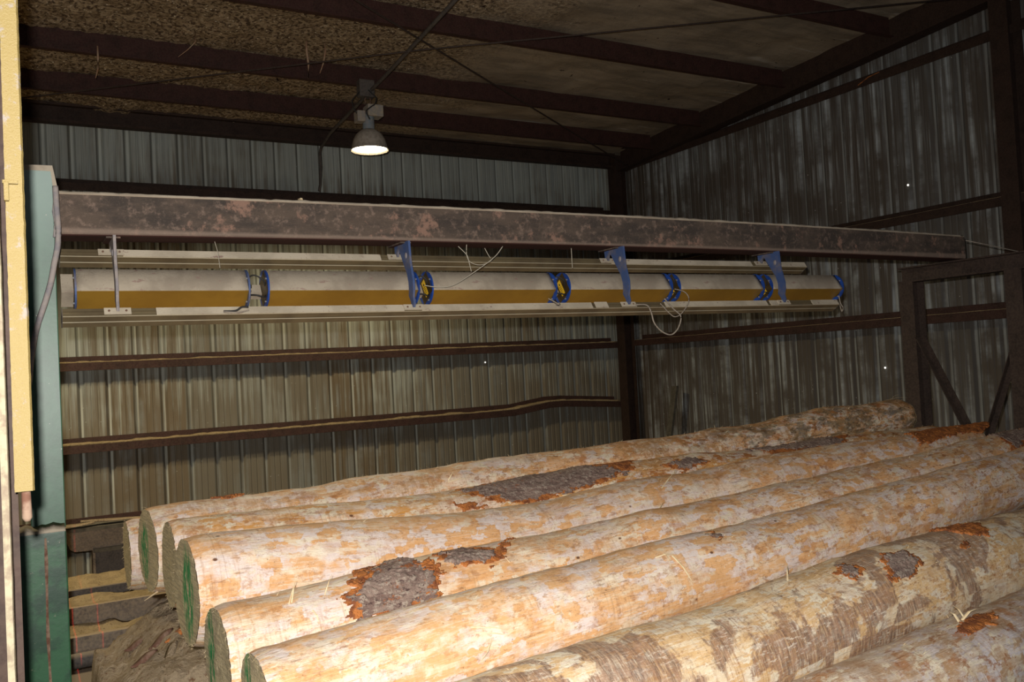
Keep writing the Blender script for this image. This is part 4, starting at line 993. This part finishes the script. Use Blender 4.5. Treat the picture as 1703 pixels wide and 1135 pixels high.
cv = thing('conveyor', 'dusty brown steel conveyor running behind and below the logs', 'conveyor', (2., 6.5, 0))
def cbar(nm, y0, y1, z0, z1, mat, x0=-1.6, x1=6.3, bev=.004):
    bm = NB(); box(bm, (x0, y0, z0), (x1, y1, z1), bev=bev); return obj(nm, bm, mat, cv)
cbar('back_rail', 7.33, 7.37, 1.30, 1.502, M['conv_dark'])
cbar('trough_bed', 6.80, 7.33, 1.36, 1.40, M['conv'])
cbar('middle_rail', 6.76, 6.80, 1.28, 1.50, M['conv'])
cbar('return_bed', 6.42, 6.76, 1.24, 1.30, M['conv'])
cbar('front_rail', 6.36, 6.42, 1.30, 1.40, M['conv'], bev=.012)
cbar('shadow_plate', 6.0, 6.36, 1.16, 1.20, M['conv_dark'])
bm = NB(); tube(bm, [(x, 5.9, 1.375) for x in (-1.6, 2, 6.3)], .045, 16); obj('drive_shaft', bm, M['conv_dark'], cv, True)
cbar('lower_rail', 5.42, 5.50, 1.10, 1.28, M['conv_dark'], bev=.01)
for x in (-.9, 2.0, 5.0):
    for nm_, a_, b_ in (('leg', (x-.05, 6.3, 0), (x+.05, 6.4, 1.3)), ('leg', (x-.05, 7.37, 0), (x+.05, 7.45, 1.4)), ('cross_bar', (x-.04, 5.42, 1.12), (x+.04, 7.4, 1.16)), ('leg', (x-.04, 5.45, 0), (x+.04, 5.5, 1.12))):
        bm = NB(); box(bm, a_, b_); obj(nm_, bm, M['conv_dark'], cv)
hfield('sawdust_layer', -1.6, 6.2, 6.81, 7.325, lambda x, y: 1.455+.03*fn(x, y, 1, 5), M['sawdust'], 200, 16, 'sawdust filling the conveyor trough behind the rail', 'sawdust', 1.40)
hfield('sawdust_layer', -1.6, 6.2, 6.425, 6.755, lambda x, y: 1.395+.045*fn(x, y, 2, 6)-.02, M['sawdust'], 200, 14, 'lumpy sawdust bank along the front side of the conveyor', 'sawdust', 1.30)
hfield('sawdust_heap', -2.5, 3.5, 7.46, 9.42, lambda x, y: 1.27+.06*fn(x, y, 3, 1.6)+.02*fn(x, y, 4, 9)-.10*max(0, (y-9.1)/.3)**2, M['sawdust'], 120, 50, 'flat tan sawdust heap behind the conveyor, in front of the dark machine leg', 'sawdust')
# machine frame behind it
mf = thing('infeed_machine', 'brown machine frame with a rounded cross arm behind the log ends', 'machine', (.75, 9.55, 0))
pA = [onY(*q, 9.5) for q in ((108, 881), (116, 908), (124, 917), (150, 914), (205, 909), (420, 880))]; pB = onY(108, 882, 9.5)
xs_ = [p.x for p in pA]
bm = NB(); poly = [(.38, 1.62), (.375, 1.52), (.40, 1.455), (.44, 1.43), (.55, 1.425), (2.6, 1.425), (2.6, 1.62)]
sweep(bm, [[Vector((x, y, z_)) for x, z_ in poly] for y in (9.47, 9.66)], None); bmesh.ops.recalc_face_normals(bm, faces=bm.faces); obj('cross_arm', bm, M['conv'], mf)
bm = NB(); box(bm, (.62, 9.50, 0), (.88, 9.64, 1.425), bev=.006); obj('leg', bm, M['conv_dark'], mf)
bm = NB(); box(bm, (.595, 9.48, 0), (.618, 9.66, 1.425)); obj('side_flange', bm, M['conv'], mf)
bm = NB(); box(bm, (-.2, 9.40, 1.625), (2.5, 9.72, 1.66)); obj('top_board', bm, M['timber'], mf)
bm = NB(); box(bm, (.60, 9.45, 1.40), (.95, 9.50, 1.44)); obj('rub_strip', bm, M['timber'], mf)
for i, (x0_, x1_, yy, zz, tl) in enumerate(((.25, .62, 9.45, 1.665, .02), (.5, 1.05, 9.5, 1.672, -.03))):
    bm = NB(); rs = []
    for k in range(14):
        x = lerp(x0_, x1_, k/13); w = .06*math.sin(PI*(k+.6)/14.2)+.01; zc_ = zz+.006+abs(tl)*(k/13 if tl > 0 else 1-k/13)
        rs.append([Vector((x, yy-w, zc_-.004)), Vector((x, yy-w*.4, zc_+.012)), Vector((x, yy+w*.5, zc_+.014)), Vector((x, yy+w, zc_-.004))])
    sweep(bm, rs, None); bmesh.ops.recalc_face_normals(bm, faces=bm.faces)
    tag(obj('bark_slab', bm, M['bark_litter'], smooth=True), ['curled bark slab on the left end of the machine frame', 'longer bark slab on the machine frame, touching the log ends'][i], 'bark', 'bark slabs on the machine frame')
# bark heap below the log ends
def heap(x, y):
    if x > .6: h = 1.88-.05*(x-.6)
    elif x > .28: h = 1.72+(x-.28)*.5
    else: h = 1.72-(.28-x)*14
    h *= 1-max(0, (x-1.3)/.25)**2
    if y < 3.75: h -= (3.75-y)*2.2
    if y > 4.75: h -= (y-4.75)*1.6
    h = max(.0, h)
    return max(.015, h+(.05*fn(x, y, 6, 4)+.03*abs(fn(x, y, 8, 14)))*min(1, h))
hfield('bark_heap', .17, 1.56, 2.95, 5.8, heap, M['bark_litter'], 130, 220, 'brown heap of bark and chips under the log ends', 'bark', 0)
rnd = random.Random(5)
for i, (px, py, ln, ang, mt, lab) in enumerate(((300, 1055, .16, .7, 'inner_bark', 'orange bark strip lying on the heap right under the striped log end'), (268, 1066, .14, .9, 'rust', 'curled dark bark strip on the heap left of the orange one'), (240, 1100, .12, .5, 'rust', 'dark bark strip low on the left slope of the heap'), (285, 1085, .1, 1.2, 'bark_litter', 'tan bark chip near the middle of the heap'), (225, 1075, .10, .2, 'rust', 'bark strip along the upper left rim of the heap'))):
    s_, xy = slope(px, py); y = 3.7
    for _ in range(400):
        if HC-s_*y <= heap(xy*y, y): break
        y += .004
    c = Vector((xy*y, y, heap(xy*y, y)+.006)); d = Vector((math.cos(ang), math.sin(ang)*.5, .25)).normalized(); s2 = d.cross(Vector((0, -.5, 1))).normalized(); n2 = s2.cross(d)
    bm = NB(); rs = []
    for k in range(9):
        t = k/8-.5; w = .016*(1-(2*t)**2)+.004; p = c+d*ln*t+n2*(.012*math.sin(t*5))
        rs.append([p-s2*w, p+n2*.006, p+s2*w, p-n2*.003])
    sweep(bm, rs, None); bmesh.ops.recalc_face_normals(bm, faces=bm.faces)
    tag(obj('bark_strip', bm, M[mt], smooth=True), lab, 'bark', 'bark strips on the heap')
# plank leaning by the right wall
bm = NB(); a = onX(1126, 642, 8.55); 
rs = [[Vector((x, a.y+dy+sh, z_)) for x, dy in ((8.50-(a.z-z_)*.12, -.05), (8.50-(a.z-z_)*.12, .06), (8.54-(a.z-z_)*.12, .06), (8.54-(a.z-z_)*.12, -.05))] for z_, sh in ((a.z, 0), (0, .33))]
sweep(bm, rs, None); bmesh.ops.recalc_face_normals(bm, faces=bm.faces)
tag(obj('leaning_plank', bm, M['timber']), 'weathered plank leaning against the right wall beside the corner column', 'plank')

# ------------------------------------------------------------------ lights
def light(name, typ, loc, energy, color=(1, 1, 1), **kw):
    l = bpy.data.lights.new(name, typ); l.energy = energy; l.color = color
    for k, v in kw.items(): setattr(l, k, v)
    o = bpy.data.objects.new(name, l); COL.objects.link(o); o.location = loc; return o
def aim(o, to): o.rotation_euler = (Vector(to)-o.location).to_track_quat('-Z', 'Y').to_euler()
FL = CAM+up*.086-rt*.045
fl = light('camera_flash', 'SPOT', FL, 730, (1, .965, .92), shadow_soft_size=.018, spot_size=math.radians(116), spot_blend=.7)
aim(fl, CAM+fw*6-rt*.9-up*.5)
# the lit lamp's own beam
sp = light('lamp_beam', 'SPOT', L0+Vector((0, 0, -.012)), 330, (1, .83, .52), shadow_soft_size=.15, spot_size=math.radians(165), spot_blend=.5)
sp.rotation_euler = (0, 0, 0)
# unseen warm lamp off to the left, brightening the back wall
for i, (x, y, z_, e) in enumerate(((-1.6, 8.6, 5.3, 560),)):
    s2 = light('unseen_lamp_beam', 'SPOT', (x, y, z_), e, (1, .83, .52), shadow_soft_size=.2, spot_size=math.radians(160), spot_blend=.6)
# laser lines that the scanner heads throw down on the conveyor
for i, (x, e) in enumerate(((.285, 1.), (.44, 1.))):
    lo = light('laser_line', 'SPOT', (x, 4.72, 3.25), 60, (1, .03, .03), shadow_soft_size=0, spot_size=math.radians(75), spot_blend=.1)
    lo.rotation_euler = (math.radians(48), 0, 0)
    l = lo.data; l.use_nodes = True; t = l.node_tree; em = t.nodes['Emission']
    tc = t.nodes.new('ShaderNodeTexCoord'); sx = t.nodes.new('ShaderNodeSeparateXYZ'); t.links.new(tc.outputs['Normal'], sx.inputs[0])
    ab = t.nodes.new('ShaderNodeMath'); ab.operation = 'ABSOLUTE'; t.links.new(sx.outputs[0], ab.inputs[0])
    lt = t.nodes.new('ShaderNodeMath'); lt.operation = 'LESS_THAN'; t.links.new(ab.outputs[0], lt.inputs[0]); lt.inputs[1].default_value = .0016
    mu = t.nodes.new('ShaderNodeMath'); mu.operation = 'MULTIPLY'; t.links.new(lt.outputs[0], mu.inputs[0]); mu.inputs[1].default_value = 4
    t.links.new(mu.outputs[0], em.inputs['Strength'])
w = bpy.data.worlds.new('World'); sc.world = w; w.use_nodes = True
w.node_tree.nodes['Background'].inputs[0].default_value = (.55, .65, .8, 1); w.node_tree.nodes['Background'].inputs[1].default_value = .13

# ------------------------------------------------------------------ camera
cd = bpy.data.cameras.new('camera'); co = bpy.data.objects.new('camera', cd); COL.objects.link(co)
cd.sensor_width = 36; cd.sensor_fit = 'HORIZONTAL'; cd.lens = FPX/1703*36; cd.clip_start = .05
co.matrix_world = Matrix(((rt.x, up.x, -fw.x, 0), (rt.y, up.y, -fw.y, 0), (rt.z, up.z, -fw.z, HC), (0, 0, 0, 1)))
sc.camera = co
vs = sc.view_settings; vs.view_transform = 'Standard'; vs.look = 'None'; vs.exposure = 0; vs.gamma = 1; vs.use_curve_mapping = False
